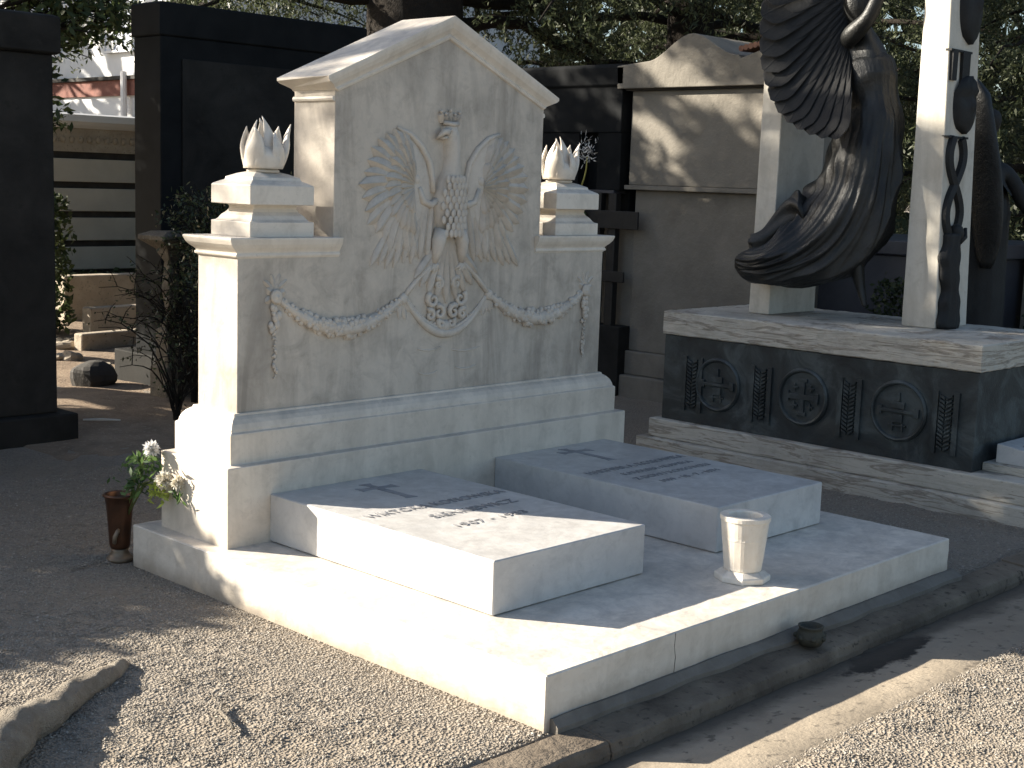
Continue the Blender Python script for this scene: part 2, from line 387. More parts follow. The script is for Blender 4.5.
# rough kerb: stone lengths side by side
kx = -3.6
kb = MB()
while kx < 6:
    L = 1.1 + .9 * random.random()
    y0, z1 = -.170 + .012 * random.random(), .010 * (random.random() - .5) - .004
    n = 26
    rws = []
    for i in range(n + 1):
        x = kx + L * i / n
        a = .010 * nz(x, 0, 5, 1) + .006 * nz(x, 4, 17, 1); b = .006 * nz(x, 1, 6, 2) + .005 * nz(x, 2, 19, 2)
        rws.append([(x, y0 + a, -.14), (x, y0 + a - .006, -.05 + b), (x, y0 + .004 + a, z1 - .012 + b), (x, y0 + .014 + a, z1 - .006 + .5 * b), (x, -.10 + .008 * nz(x, 2, 7), z1 + .006 * nz(x, 4, 9)), (x, -.03, z1 + .004), (x, -.03, -.14)])
    kb.loft(rws)
    kx += L + .0015
o = kb.build('kerb', M['kerb'], bevel=.003); o['kind'] = 'structure'
# mortar fillet under the platform
mf = MB()
rws = []
for i in range(61):
    x = .02 + 2.62 * i / 60
    d = .035 + .02 * (x / 2.6) + .012 * nz(x, 0, 5, 6)
    rws.append([(x, -d, -.02), (x, -d, .012), (x, -.012, .035 + .012 * nz(x, 0, 4, 3)), (x, .004, .034), (x, .004, -.02)])
mf.loft(rws)
# gravel stones
def pebbles(name, regions):
    Ps = []
    for x0, x1, y0, y1, dens, keep in regions:
        n = int((x1 - x0) * (y1 - y0) * dens)
        p = np.column_stack([RNG.uniform(x0, x1, n), RNG.uniform(y0, y1, n)])
        p = p[keep(p)]; bare = np.array([nz(a, b, 1.9, 12) + .6 * nz(a, b, 6, 13) for a, b in p])
        Ps.append(p[RNG.random(len(p)) > np.clip((bare - .12) * 2.6, 0, .8)])
    P = np.concatenate(Ps); n = len(P)
    z = np.array([gz(a, b) for a, b in P])
    s = RNG.gamma(7, .00048, n).clip(.002, .0085)
    oct_ = np.array([(1, 0, 0), (0, 1, 0), (-1, 0, 0), (0, -1, 0), (0, 0, .55), (0, 0, -.5)], float)
    V = oct_[None] * (1 + .28 * RNG.normal(size=(n, 6, 1)).clip(-1.4, 1.4)) + .18 * RNG.normal(size=(n, 6, 3))
    a = RNG.uniform(0, 2 * PI, n); ca, sa = np.cos(a), np.sin(a)
    X = V[..., 0] * ca[:, None] - V[..., 1] * sa[:, None]; Y = V[..., 0] * sa[:, None] + V[..., 1] * ca[:, None]
    V = np.stack([X, Y, V[..., 2]], -1) * s[:, None, None]
    V += np.column_stack([P, z + s * .08])[:, None, :]
    F = np.array([(0, 1, 4), (1, 2, 4), (2, 3, 4), (3, 0, 4), (1, 0, 5), (2, 1, 5), (3, 2, 5), (0, 3, 5)])
    idx = (np.arange(n)[:, None, None] * 6 + F[None]).reshape(-1).astype(np.int32)
    me = bpy.data.meshes.new(name); me.vertices.add(n * 6); me.vertices.foreach_set('co', V.reshape(-1).astype(np.float32))
    me.loops.add(len(idx)); me.loops.foreach_set('vertex_index', idx)
    m = n * 8; me.polygons.add(m); me.polygons.foreach_set('loop_start', np.arange(0, m * 3, 3, dtype=np.int32)); me.polygons.foreach_set('loop_total', np.full(m, 3, dtype=np.int32))
    me.update(calc_edges=True); me.materials.append(M['pebble'])
    o = bpy.data.objects.new(name, me); COL.objects.link(o); return o
def off_plat(p): return ~((p[:, 0] > -.005) & (p[:, 0] < 2.615) & (p[:, 1] > -.06) & (p[:, 1] < 2.385))
g = pebbles('gravel', [
    (-2.1, .02, -.02, 2.0, 22000, off_plat), (-1.2, 1.6, 2.0, 4.2, 10000, off_plat), (1.6, 3.9, 2.38, 4.2, 5000, off_plat),
    (2.6, 3.9, -.12, 2.4, 9500, lambda p: off_plat(p)),
    (-.6, 3.2, -1.5, -.60, 22000, lambda p: p[:, 1] < np.array([road_edge(x) + .012 for x in p[:, 0]])),
    (-.9, 3.2, -.62, -.50, 260, lambda p: p[:, 0] > -9), (-2.1, .3, -.16, -.02, 900, off_plat), (-.4, 3.4, -.46, -.2, 60, off_plat)])
tag(g, 'loose grey gravel spread round the graves and along the lane', 'gravel', kind='stuff')

# ------------------------------------------------------------------ the white marble double tomb
T = thing('double_tomb', (1.305, 1.1, 0), 'white marble double tomb with gabled eagle headstone on a wide platform', 'tomb')
mf.build('mortar_joint', M['mortar'], T)
worn(MB().box(0, 2.61, 0, 2.38, -.05, PT).build('platform', M['marble'], T, bevel=.005, segs=1), 7, .0036)
MB().tube([(.640, -.0003, PT - .004), (.636, -.0003, PT - .05), (.645, -.0003, PT - .09), (.640, -.0003, .03)], .0011, 5).build('crack', M['hole'], T)
MB().rings(.077, 2.532, 1.797, 2.281, [(0, PT - .01), (0, PT + .325), (-.004, PT + .326), (-.04, PT + .328), (-.04, PT + .451), (-.043, PT + .453), (-.050, PT + .456), (-.052, PT + .468), (-.060, PT + .487),
      (-.073, PT + .503), (-.086, PT + .512), (-.092, PT + .514), (-.092, PT + .522), (-.095, PT + .524), (-.11, PT + .5245)]).build('plinth', M['plinth'], T, bevel=.003)
SX0, SX1, SY0, SY1 = .191, 2.42, 1.901, 2.18
zt = 1.325
UX0, UX1 = .67, 1.94
APX = (UX0 + UX1) / 2
st = MB()
st.prism([(SX0, .695), (SX1, .695), (SX1, 1.33), (UX1, 1.33), (UX1, 2.01), (APX, 2.335), (UX0, 2.01), (UX0, 1.33), (SX0, 1.33)], SY0, SY1, 'y')
st.build('headstone', M['stele'], T, bevel=.003)
cornice = [(.002, zt - .004), (.006, zt + .0), (.013, zt + .003), (.015, zt + .009), (.011, zt + .014), (.008, zt + .016), (.010, zt + .021), (.018, zt + .028), (.032, zt + .038), (.045, zt + .051), (.052, zt + .064), (.055, zt + .071), (.055, zt + .077), (.050, zt + .079)]
for xa, xb in ((SX0, UX0 + .03), (UX1 - .03, SX1)):
    # a moulded cap over each shoulder; the inner end dies into the tall middle part
    left = xa == SX0
    cb = MB(); vs = []; n = len(cornice)
    for o_, z in cornice:
        oy = o_ * .55
        a, b = (xa - o_, xb) if left else (xa, xb + o_)
        vs += [(a, SY0 - oy, z), (b, SY0 - oy, z), (b, SY1 + oy, z), (a, SY1 + oy, z)]
    fs = []
    for i in range(n - 1):
        for q in range(4):
            a_ = i * 4 + q; b_ = i * 4 + (q + 1) % 4; fs.append((a_, b_, b_ + 4, a_ + 4))
    fs += [(3, 2, 1, 0), tuple(range(4 * n - 4, 4 * n))]
    cb.add(vs, fs); cb.build('cornice', M['marble'], T)
# gable: moulded raking roof, profile swept along the two slopes
slope = math.atan2(2.372 - 2.075, APX - .64)
def rake(side):
    # cross-section in (outward offset along wall normal, height above rake line)
    sec = [(0, -.092), (.010, -.088), (.013, -.078), (.008, -.070), (.012, -.062), (.026, -.045), (.034, -.026), (.037, -.012), (.037, 0.0)]
    mb = MB(); rows = []
    sgn = -1 if side == 'l' else 1
    ends = []
    for t in (0, 1):
        row = []
        for dy, h in sec: row.append((t, SY0 - dy, h))
        for dy, h in reversed(sec): row.append((t, SY1 + dy, h))
        ends.append(row)
    out = []
    for t, row in enumerate(ends):
        q = []
        for _, y, h in row:
            if t == 0:
                # eaves end: the moulding returns round the corner, so its foot is drawn back
                ov = .085 if h > -.02 else .085 - .075 * min(1, (-h - .02) / .07) ** .8
                x = APX + sgn * (APX - UX0 + ov - .02); zz = 2.375 - (abs(x - APX)) * math.tan(slope) + h * (1.0 if h < 0 else 1)
            else:
                x = APX; zz = 2.375 + h * 1.12
            q.append((x, y, zz))
        out.append(q)
    mb.loft(out); return mb
for sd in 'lr': rake(sd).build('gable_cornice', M['marble'], T, bevel=.0)
MB().rings(UX0, UX1, SY0, SY1, [((.001, -.003), 1.965), ((.010, -.003), 1.968), ((.013, -.003), 1.976), ((.010, -.003), 1.985), ((.004, -.003), 1.988)]).build('neck_moulding', M['marble'], T)
# pedestals with carved flames
def pedestal(x0, x1, y0, y1, zb, fx):
    h = .0
    mb = MB().rings(x0, x1, y0, y1, [(0, zb), (0, zb + .060), (-.012, zb + .063), (-.02, zb + .070), (-.030, zb + .085), (-.046, zb + .100), (-.052, zb + .112), (-.050, zb + .124), (-.045, zb + .127),
        (-.002, zb + .129), (0, zb + .132), (0, zb + .206), (-.004, zb + .210), (-.036, zb + .226), (-.039, zb + .228), (-.041, zb + .238), (-.075, zb + .253), (-.105, zb + .262), (-.125, zb + .264)])
    p = mb.build('pedestal', M['marble'], T, bevel=.0025)
    cx, cy_ = (x0 + x1) / 2, (y0 + y1) / 2; z0 = zb + .262
    fl = MB()
    # foot and inner bud
    fl.lathe([(.060, -.004), (.066, .004), (.058, .012), (.046, .020), (.052, .03), (.062, .05), (.066, .075), (.058, .10), (.035, .125), (.012, .14)], (cx, cy_, z0), 20, True, lambda a, z: 1 + .08 * math.sin(5 * a + z * 25))
    # broad curling tongues of fire
    for i, (a, hh, out_, wd) in enumerate([(3.55, .165, .075, .040), (4.35, .105, .070, .046), (5.2, .15, .072, .042), (2.75, .195, .050, .036), (5.95, .185, .098, .036), (.4, .175, .080, .040), (1.2, .205, .045, .034), (2.0, .17, .075, .040), (4.75, .212, .028, .030)]):
        d = Vector((math.cos(a), math.sin(a), 0)); e = Vector((-d.y, d.x, 0)); rws = []
        for j in range(12):
            t = j / 11
            rr_ = .050 + (out_ - .046) * math.sin(min(1, t * 1.25) * PI / 2) - .012 * max(0, t - .55) + (.020 * max(0, t - .7) / .3 if i in (4, 0) else -.030 * max(0, t - .5))
            sw = .034 * math.sin(t * 2.6 + i * 1.7) * t * t
            c = Vector((cx, cy_, z0 + .012 + hh * t)) + d * rr_ + e * sw
            w_ = wd * 1.22 * (math.sin(PI * (.26 + .78 * t) ** .85) ** .8 if t < 1 else 0) + .0015; th = .024 * (1 - t) ** .8 + .0015
            rws.append([c + e * (w_ * math.cos(q)) + d * (th * math.sin(q) * (1.25 if math.sin(q) > 0 else .8)) for q in [2 * PI * k / 12 for k in range(12)]])
        fl.loft(rws)
    fl.build('flame', M['marble'], p, smooth=True)
pedestal(.252, .570, 1.905, 2.18, zt + .079, .41)
pedestal(2.06, 2.378, 1.905, 2.18, zt + .079, 2.22)

# relief carving on the headstone ----------------------------------
YF = SY0
def bump_leaf(mb, x, z, ang, ln, wd, h, tip=.5, n=7, curve=0.):
    """a raised feather or leaf lying on the wall face: base (x,z), pointing along ang"""
    ca, sa = math.cos(ang), math.sin(ang); rows = []
    for i in range(n + 1):
        t = i / n
        wv = wd * (min(1, .55 + t * .9) * (1 if t < .7 else math.sqrt(max(0, 1 - ((t - .7) / .3) ** 2)))) * .5 + .0006
        cu = curve * t * t
        cx_, cz_ = x + ca * ln * t - sa * cu, z + sa * ln * t + ca * cu
        hh = h * (.55 + .6 * t) * (1 if t < .93 else .5)
        row = []
        for q, k in ((-1, -.15), (-.92, .75), (-.12, .8), (0, 1.25), (.12, .7), (.92, .45), (1, -.15)):
            row.append((cx_ - sa * wv * q, YF - hh * k, cz_ + ca * wv * q))
        rows.append(row)
    mb.loft(rows, closed=False, cap=False)
eg = MB()
BX = 1.325
def wing(sx):
    R = random.Random(3 if sx < 0 else 4)
    def A(a): return a if sx < 0 else PI - a
    def Xm(x): return BX + sx * x
    # long primaries: base on an arc round the wrist, tips on the big outline
    c_ = (1 if sx < 0 else -1)
    # the wing sheet itself, a low swelling of the stone
    out = [(.30, 1.87), (.38, 1.83), (.44, 1.76), (.475, 1.67), (.48, 1.57), (.46, 1.47), (.41, 1.39), (.34, 1.34), (.26, 1.33), (.18, 1.37), (.12, 1.46), (.09, 1.56), (.11, 1.66), (.14, 1.75), (.21, 1.83)]
    rows_ = [[(Xm(.25 + (a - .25) * q), YF - d, 1.62 + (b - 1.62) * q) for a, b in out] for q, d in ((.97, -.002), (.93, .004), (.75, .007), (.4, .009), (.02, .010))]
    eg.loft(rows_, True, False)
    for i in range(17):
        t = i / 16
        a = math.radians(98 + 176 * t)
        bx, bz = .235 + .02 * math.sin(PI * t), 1.69 - .13 * t
        ln = (.195 + .065 * math.sin(PI * t)) * (1 + .05 * R.uniform(-1, 1)) + (.05 if t > .75 else 0)
        bump_leaf(eg, Xm(bx), bz, A(a), ln, .062, .013 + .004 * (i % 2), curve=.030 * c_)
    for i in range(14):
        t = i / 13; a = math.radians(100 + 168 * t)
        bump_leaf(eg, Xm(.225), 1.675 - .10 * t, A(a), .150 + .02 * R.random(), .054, .020 + .003 * (i % 2), curve=.020 * c_)
    for i in range(11):
        t = i / 10; a = math.radians(105 + 160 * t)
        bump_leaf(eg, Xm(.215), 1.66 - .07 * t, A(a), .088, .040, .025)
    # down-hanging tertials near the body
    for i in range(8):
        bump_leaf(eg, Xm(.095 + .032 * i), 1.56 - .012 * i, A(math.radians(264 - 4 * i)), .235 + .03 * R.random(), .038, .014)
    # leading arm of the wing: a strong curved ridge from the shoulder up to the tip
    arm = [(.075, 1.565), (.115, 1.545), (.16, 1.56), (.185, 1.62)]
    eg.tube([(Xm(a), YF - .006, b) for a, b in arm], [.02, .018, .017, .012], 8)
    ed = [(.10, 1.60), (.105, 1.66), (.125, 1.735), (.175, 1.80), (.24, 1.85), (.315, 1.875)]
    eg.tube([(Xm(a), YF - .004, b) for a, b in ed], [.014, .015, .016, .015, .012, .007], 8)
    eg.ball((Xm(.20), YF, 1.655), (.026, .016, .026), 10, 6)
wing(-1); wing(1)
# body, neck, head, crown
body = []
for z, hw, dp_, cx_ in [(1.40, .045, .016, 1.33), (1.45, .075, .026, 1.328), (1.52, .090, .034, 1.326), (1.58, .092, .036, 1.325), (1.64, .075, .034, 1.327), (1.70, .052, .030, 1.333), (1.76, .043, .028, 1.336), (1.82, .044, .028, 1.332), (1.86, .05, .028, 1.322), (1.893, .042, .024, 1.315), (1.91, .02, .014, 1.315)]:
    body.append([(cx_ + hw * math.cos(PI * k / 12), YF + .004 - 1.7 * dp_ * math.sin(PI * k / 12) - (.004 if k % 12 == 0 else 0), z) for k in range(13)])
eg.loft(body, closed=False, cap=False)
eg.tube([(1.285, YF - .034, 1.872), (1.258, YF - .036, 1.868), (1.238, YF - .033, 1.852), (1.236, YF - .01, 1.836)], [.017, .015, .010, .004], 8)
eg.tube([(1.285, YF - .028, 1.845), (1.262, YF - .026, 1.842), (1.245, YF - .01, 1.838)], [.009, .008, .004], 6)
eg.ball((1.297, YF - .040, 1.876), .008, 8, 5)
eg.tube([(1.270, YF - .016, 1.908), (1.315, YF - .036, 1.903), (1.36, YF - .014, 1.908)], .011, 6)
for dx, hh in ((-.045, .045), (-.022, .036), (0, .052), (.022, .036), (.045, .045)):
    bump_leaf(eg, 1.315 + dx, 1.908, PI / 2 - dx * 5, hh, .024, .022)
    eg.ball((1.315 + dx * 1.25, YF - .012, 1.908 + hh + .004), .008, 8, 5)
# breast feathers
for r_ in range(9):
    for k_ in range(-2, 3):
        z = 1.66 - r_ * .03; hw = .085 * math.sin(PI * (.25 + .06 * r_))
        xx = BX + hw * (k_ + .5 * (r_ % 2)) / 2.6
        d = .0615 * math.sqrt(max(.05, 1 - ((xx - BX) / .098) ** 2))
        eg.ball((xx, YF - d + .004, z), (.015, .0045, .020), 8, 5)
# legs with claws
for sx in (-1, 1):
    eg.tube([(BX + sx * .055, YF - .018, 1.43), (BX + sx * .075, YF - .022, 1.38), (BX + sx * .078, YF - .016, 1.33), (BX + sx * .085, YF - .006, 1.285)], [.034, .034, .026, .014], 10)
    for q in range(4):
        a = -PI / 2 + sx * (q - 1.2) * .5 + (-.3 * sx)
        eg.tube([(BX + sx * .085, YF - .008, 1.285), (BX + sx * .085 + .03 * math.cos(a), YF - .014, 1.285 + .03 * math.sin(a)), (BX + sx * .085 + .05 * math.cos(a - .2), YF - .006, 1.285 + .052 * math.sin(a))], [.011, .009, .004], 6)
# tail and scrolls
for i in range(9):
    a = math.radians(-90 + (i - 4) * 11)
    bump_leaf(eg, BX + .006 * (i - 4), 1.40, a, .30 - .012 * abs(i - 4), .044, .018)
for sx in (-1, 1):
    for (cx_, cz_, r_, tw) in ((.055, 1.19, .030, 1), (.085, 1.12, .036, -1), (.045, 1.06, .034, 1), (.10, 1.05, .026, 1), (.03, 1.01, .022, -1)):
        pts = [(BX + sx * (cx_ + r_ * (1 - q / 16) * math.cos(tw * q * .55 + 1)), YF - .008, cz_ + r_ * (1 - q / 16) * math.sin(tw * q * .55 + 1)) for q in range(14)]
        eg.tube(pts, [.015 - .0006 * q for q in range(14)], 6)
eg.ball((BX, YF - .002, .995), (.028, .02, .03), 10, 6)
eg.build('eagle_relief', M['relief'], T, smooth=True)
# garlands
gl = MB()
def swag(p0, p1, sag, fat, n, seed, blobs=True, rb=.017):
    R = random.Random(seed); pts = []
    for i in range(n + 1):
        t = i / n; x = p0[0] + (p1[0] - p0[0]) * t; z = p0[1] + (p1[1] - p0[1]) * t - sag * 4 * t * (1 - t)
        pts.append((x, z, t))
    rr = [1.15 * fat * (.35 + .65 * math.sin(PI * t)) for _, _, t in pts]
    gl.tube([(x, YF - .002, z) for x, z, _ in pts], rr, 10)
    if blobs:
        for (x, z, t), r_ in zip(pts, rr):
            for _ in range(4):
                a = R.uniform(0, PI)
                q = R.uniform(.45, 1.0) * rb * (.6 + .5 * math.sin(PI * t))
                gl.ball((x + R.uniform(-.01, .01), YF - r_ * math.sin(a) * .85, z + r_ * math.cos(a) * 1.05), (q, q * .7, q), 7, 5)
swag((.395, 1.148), (1.06, 1.135), .125, .030, 36, 5)
swag((1.60, 1.135), (2.275, 1.125), .125, .030, 36, 6)
swag((1.075, 1.13), (1.585, 1.125), .165, .019, 30, 7, False)
swag((1.08, 1.14), (1.585, 1.135), .155, .010, 30, 9, True, .008)
for (x0, z0, x1, z1) in ((1.245, 1.285, 1.065, 1.135), (1.42, 1.285, 1.60, 1.13)):
    gl.tube([(x0 + (x1 - x0) * t, YF - .003, z0 + (z1 - z0) * t + .012 * math.sin(t * PI)) for t in (0, .25, .5, .75, 1)], .013, 7)
def drop(x, z0, z1, seed):
    R = random.Random(seed); n = 15
    for i in range(n):
        t = i / (n - 1); z = z0 + (z1 - z0) * t; r_ = .026 * (1 - .55 * t) * (.75 + .35 * math.sin(t * 9))
        for _ in range(3):
            q = R.uniform(.35, .7) * r_
            gl.ball((x + R.uniform(-1, 1) * r_ * .8, YF - .003 - R.random() * .008, z + R.uniform(-.01, .01)), (q, q * .7, q * 1.2), 7, 5)
for x, z in ((.372, 1.165), (2.29, 1.13)):
    gl.lathe([(.0, .0), (.034, .004), (.038, .012), (.030, .020), (.020, .016), (.012, .020), (0, .024)], (0, 0, 0), 14)
    k_ = 14 * 7
    for i in range(len(gl.v) - k_, len(gl.v)):
        a, b, c = gl.v[i]; gl.v[i] = (x + a * .8, YF - c, z + b * .8)
    for q in range(6):
        bump_leaf(gl, x, z, q * PI / 3 + .4, .055, .03, .006)
    for q in (-.9, -.3, .3, .9): bump_leaf(gl, x, z + .02, PI / 2 + q, .075, .02, .005)
    drop(x - .004, z - .05, z - .33, int(x * 100))
for x in (1.065, 1.6):
    gl.ball((x, YF - .004, 1.13), (.026, .016, .026), 10, 6)
    for q in range(6): bump_leaf(gl, x, 1.125, random.uniform(-2.6, -.5), random.uniform(.06, .11), .026, .006)
for x0, x1, z in ((1.16, 1.30, .90), (1.37, 1.55, .885), (1.40, 1.53, .80), (1.17, 1.28, .79)):
    gl.tube([(x0 + (x1 - x0) * t, YF + .001, z - .012 * math.sin(PI * t)) for t in (0, .25, .5, .75, 1)], .005, 6)
gl.build('garland_relief', M['relief'], T, smooth=True)

# ------------------------------------------------------------------ grave slabs with lettering
def text_mesh(s, width, height):
    cu = bpy.data.curves.new('t', 'FONT'); cu.body = s; cu.size = 1; cu.extrude = .004; cu.resolution_u = 3
    ob = bpy.data.objects.new('t', cu); COL.objects.link(ob)
    dg = bpy.context.evaluated_depsgraph_get(); me = bpy.data.meshes.new_from_object(ob.evaluated_get(dg))
    bpy.data.objects.remove(ob); bpy.data.curves.remove(cu)
    co_ = np.empty(len(me.vertices) * 3); me.vertices.foreach_get('co', co_); co_ = co_.reshape(-1, 3)
    lo, hi = co_.min(0), co_.max(0)
    co_[:, 0] = (co_[:, 0] - (lo[0] + hi[0]) / 2) / (hi[0] - lo[0]) * width
    co_[:, 1] = (co_[:, 1] - (lo[1] + hi[1]) / 2) / (hi[1] - lo[1]) * height
    co_[:, 2] = co_[:, 2] / .004 * .0009
    me.vertices.foreach_set('co', co_.reshape(-1)); me.update(); return me
def grave(x0, x1, y0, y1, ztop, label, lines, cross):
    t = thing('grave_slab', ((x0 + x1) / 2, (y0 + y1) / 2, PT), label, 'grave slab')
    worn(MB().box(x0, x1, y0, y1, PT + .003, ztop).build('slab', M['slabtop'], t, bevel=.004, segs=1), 6, .0014)
    (ax, ay), (bx, by), (lx, ly), (rx, ry) = cross
    c = MB(); d = Vector((bx - ax, by - ay)).normalized(); nn = Vector((-d.y, d.x)); hw = .017; zz = ztop + .0012
    def bar(p, q, flare=.0):
        p, q = Vector(p), Vector(q); dd = (q - p).normalized(); n2 = Vector((-dd.y, dd.x))
        a = [p + n2 * (hw + flare), p + dd * .03 + n2 * hw, q - dd * .03 + n2 * hw, q + n2 * (hw + flare), q - n2 * (hw + flare), q - dd * .03 - n2 * hw, p + dd * .03 - n2 * hw, p - n2 * (hw + flare)]
        return a
    # one outline for the whole cross
    C_ = Vector((lx + rx, ly + ry)) / 2; arm = (Vector((rx, ry)) - Vector((lx, ly))).length / 2
    ua = (Vector((rx, ry)) - Vector((lx, ly))).normalized()
    tp, bt = Vector((ax, ay)), Vector((bx, by)); uv_ = (bt - tp).normalized()
    f = .012
    poly = [tp + ua * (hw + f), tp + uv_ * .03 + ua * hw, C_ - uv_ * hw + ua * hw, C_ - uv_ * hw + ua * (arm - .03), C_ - uv_ * (hw + f) + ua * arm, C_ + uv_ * (hw + f) + ua * arm, C_ + uv_ * hw + ua * (arm - .03), C_ + uv_ * hw + ua * hw,
            bt - uv_ * .03 + ua * hw, bt + ua * (hw + f), bt - ua * (hw + f), bt - uv_ * .03 - ua * hw, C_ + uv_ * hw - ua * hw, C_ + uv_ * hw - ua * (arm - .03), C_ + uv_ * (hw + f) - ua * arm, C_ - uv_ * (hw + f) - ua * arm, C_ - uv_ * hw - ua * (arm - .03), C_ - uv_ * hw - ua * hw, tp + uv_ * .03 - ua * hw, tp - ua * (hw + f)]
    c.prism([(p.x, p.y) for p in poly], ztop - .002, zz + .001, 'z')
    c.build('cross', M['crossmark'], t)
    for s, cx_, cy_, wd, hh in lines:
        me = text_mesh(s, wd, hh); me.materials.clear(); me.materials.append(M['letter'])
        o = bpy.data.objects.new('inscription', me); COL.objects.link(o); o.location = (cx_, cy_, ztop + .0026)
        o.parent = t; o.matrix_parent_inverse = parent_inv(t)
grave(.28, 1.105, .513, 1.797, PT + .198, 'sunlit marble grave slab on the left of the platform, dark letters', [
    ('WIKTORIA KOSSOWSKA', .70, 1.255, .74, .052), ('SIENKIEWICZ', .76, 1.105, .46, .052), ('1907 - 1983', .70, .945, .38, .042)], ((.695, 1.70), (.695, 1.40), (.605, 1.625), (.785, 1.605)))
grave(1.575, 2.372, .51, 1.797, PT + .194, 'shaded marble grave slab on the right of the platform, behind the marble vase', [
    ('MARTYNA A. KOSSOWSKA', 1.985, 1.27, .70, .050), ('KAROLINA ADAMSKA', 2.01, 1.165, .50, .040), ('Z DOMU KOSSOWSKI', 2.0, 1.07, .54, .040), ('1899 - 18 - 7 - 1974', 2.0, .968, .42, .038)], ((1.98, 1.735), (1.98, 1.41), (1.895, 1.665), (2.085, 1.645)))

# ------------------------------------------------------------------ vases, pot, flowers
t = thing('marble_vase', (1.358, .23, PT), 'cream marble flower vase with octagonal foot, standing empty on the platform', 'vase')
def octo(a, z): return 1 / math.cos(((a + PI / 8) % (PI / 4)) - PI / 8) * .955
vb = MB().lathe([(.106, .0005), (.108, .004), (.108, .021), (.104, .025), (.080, .040)], (0, 0, 0), 8)
vb.v = [(1.358 + x * math.cos(.62) - y * math.sin(.62), .23 + x * math.sin(.62) + y * math.cos(.62), PT + z) for x, y, z in vb.v]
vb.build('foot', M['vase'], t, bevel=.002)
def flute(a, z): return 1 + (.012 * math.cos(10 * a) if .04 < z < .165 else 0)
prof = [(.070, .036), (.0735, .046), (.0735, .050), (.0735, .053), (.079, .10), (.0855, .160), (.0865, .162), (.0865, .168), (.0865, .172), (.0925, .232), (.0955, .234), (.0965, .237), (.0965, .251), (.094, .253), (.066, .253), (.063, .248), (.060, .20), (.052, .10), (.0, .10)]
MB().lathe(prof, (1.358, .23, PT), 40, False, flute).build('body', M['vase'], t, smooth=False)
MB().lathe([(.0, .155), (.057, .155)], (1.358, .23, PT), 24, False).build('soil', M['hole'], t)
t = thing('copper_vase', (0, 2.485, 0), 'brown copper trumpet vase on the gravel beside the marble platform', 'vase')
cv = MB().lathe([(.0, .045), (.030, .05), (.040, .055), (.044, .07), (.047, .12), (.053, .20), (.058, .25), (.063, .276), (.070, .281), (.070, .288), (.063, .290), (.057, .284), (.053, .24), (.045, .14), (.0, .13)], (0, 2.485, 0), 32, False)
cv.build('body', M['copper'], t, smooth=True)
MB().lathe([(.0, -.004), (.056, -.004), (.057, .010), (.053, .014), (.047, .018), (.040, .028), (.036, .040), (.037, .050), (.0, .052)], (0, 2.485, 0), 32, False).build('foot', M['copper_foot'], t, smooth=True)
d = (Vector((-3, -2.69, 0)) - Vector((0, 2.485, 0))).normalized(); sd = Vector((d.y, -d.x, 0))
hp = [Vector((0, 2.485, 0)) + d * (.047 + k) + sd * (.020 + o_) + Vector((0, 0, z)) for k, o_, z in ((0, 0, .085), (.014, .002, .09), (.018, .0, .115), (.014, -.012, .14), (.004, -.016, .145))]
MB().tube(hp, [.006, .009, .010, .009, .006], 8).build('handle', M['copper_foot'], t, smooth=True)
t = thing('clay_pot', (1.335, -.10, 0), 'small dark mossy round pot on the kerb below the platform', 'pot')
MB().lathe([(.0, .004), (.040, .004), (.052, .022), (.054, .038), (.046, .056), (.042, .062), (.046, .070), (.048, .076), (.042, .078), (.036, .070), (.034, .05), (.0, .045)], (1.335, -.10, 0), 24, False, lambda a, z: 1 + .02 * math.sin(5 * a)).build('body', M['potclay'], t, smooth=True)
for k_ in range(7):
    a = k_ * 2 * PI / 7 + .3; MB().ball((1.335 + .053 * math.cos(a), -.10 + .053 * math.sin(a), .036), .010, 8, 6).build('knob', M['potclay'], t, smooth=True)

def flower_head(name, c, r, mat, parent, n=420, up_=Vector((0, 0, 1))):
    d = rand_dirs(n); z = np.array(up_.normalized())
    d = unit(d + .45 * z)
    P = np.array(c) + d * (r * RNG.uniform(.15, .8, (n, 1)))
    return quad_cloud(name, mat, *blades(P, unit(d + .35 * RNG.normal(size=(n, 3)) * .6), RNG.uniform(.4, .62, n) * r, np.full(n, r * .24)), parent=parent)
t = thing('flower_bouquet', (0.0, 2.45, .22), 'white chrysanthemums with green leaves leaning out of the copper vase', 'flowers')
sm = MB()
heads = [((.035, 2.285, .510), .042, 'petal_grey'), ((.045, 2.205, .39), .046, 'petal'), ((.060, 2.125, .392), .036, 'petal'), ((-.005, 2.36, .44), .03, 'petal_grey')]
for (c, r, m) in heads[:3]:
    c = Vector(c); sm.tube([(0.01, 2.47, .16), Vector((0.01, 2.42, .33)).lerp(c, .3) , Vector((.01, 2.40, .36)).lerp(c, .65), c], [.004, .004, .0035, .003], 6)
sm.build('stem', M['stem'], t, smooth=True)
for (c, r, m) in heads[:3]: flower_head('flower_head', c, r, M[m], t, 420, Vector((-.5, -.6, .5)))
n = 170
P = np.column_stack([RNG.normal(.015, .035, n), RNG.uniform(2.24, 2.43, n), RNG.uniform(.29, .49, n)]); P[:, 1] = 2.44 - (P[:, 2] - .25) * .62 + RNG.normal(0, .045, n)
P = P[P[:, 0] < .07]
quad_cloud('foliage', M['mumleaf'], *blades(P, rand_dirs(len(P), .3), RNG.uniform(.03, .065, len(P)), RNG.uniform(.012, .022, len(P))), parent=t)
n = 46
P = np.column_stack([RNG.normal(.03, .014, n), RNG.normal(2.235, .03, n), RNG.normal(.335, .022, n)])
quad_cloud('pale_foliage', M['limeleaf'], *blades(P, rand_dirs(n, -.3), RNG.uniform(.03, .055, n), RNG.uniform(.012, .02, n)), parent=t)
n = 18
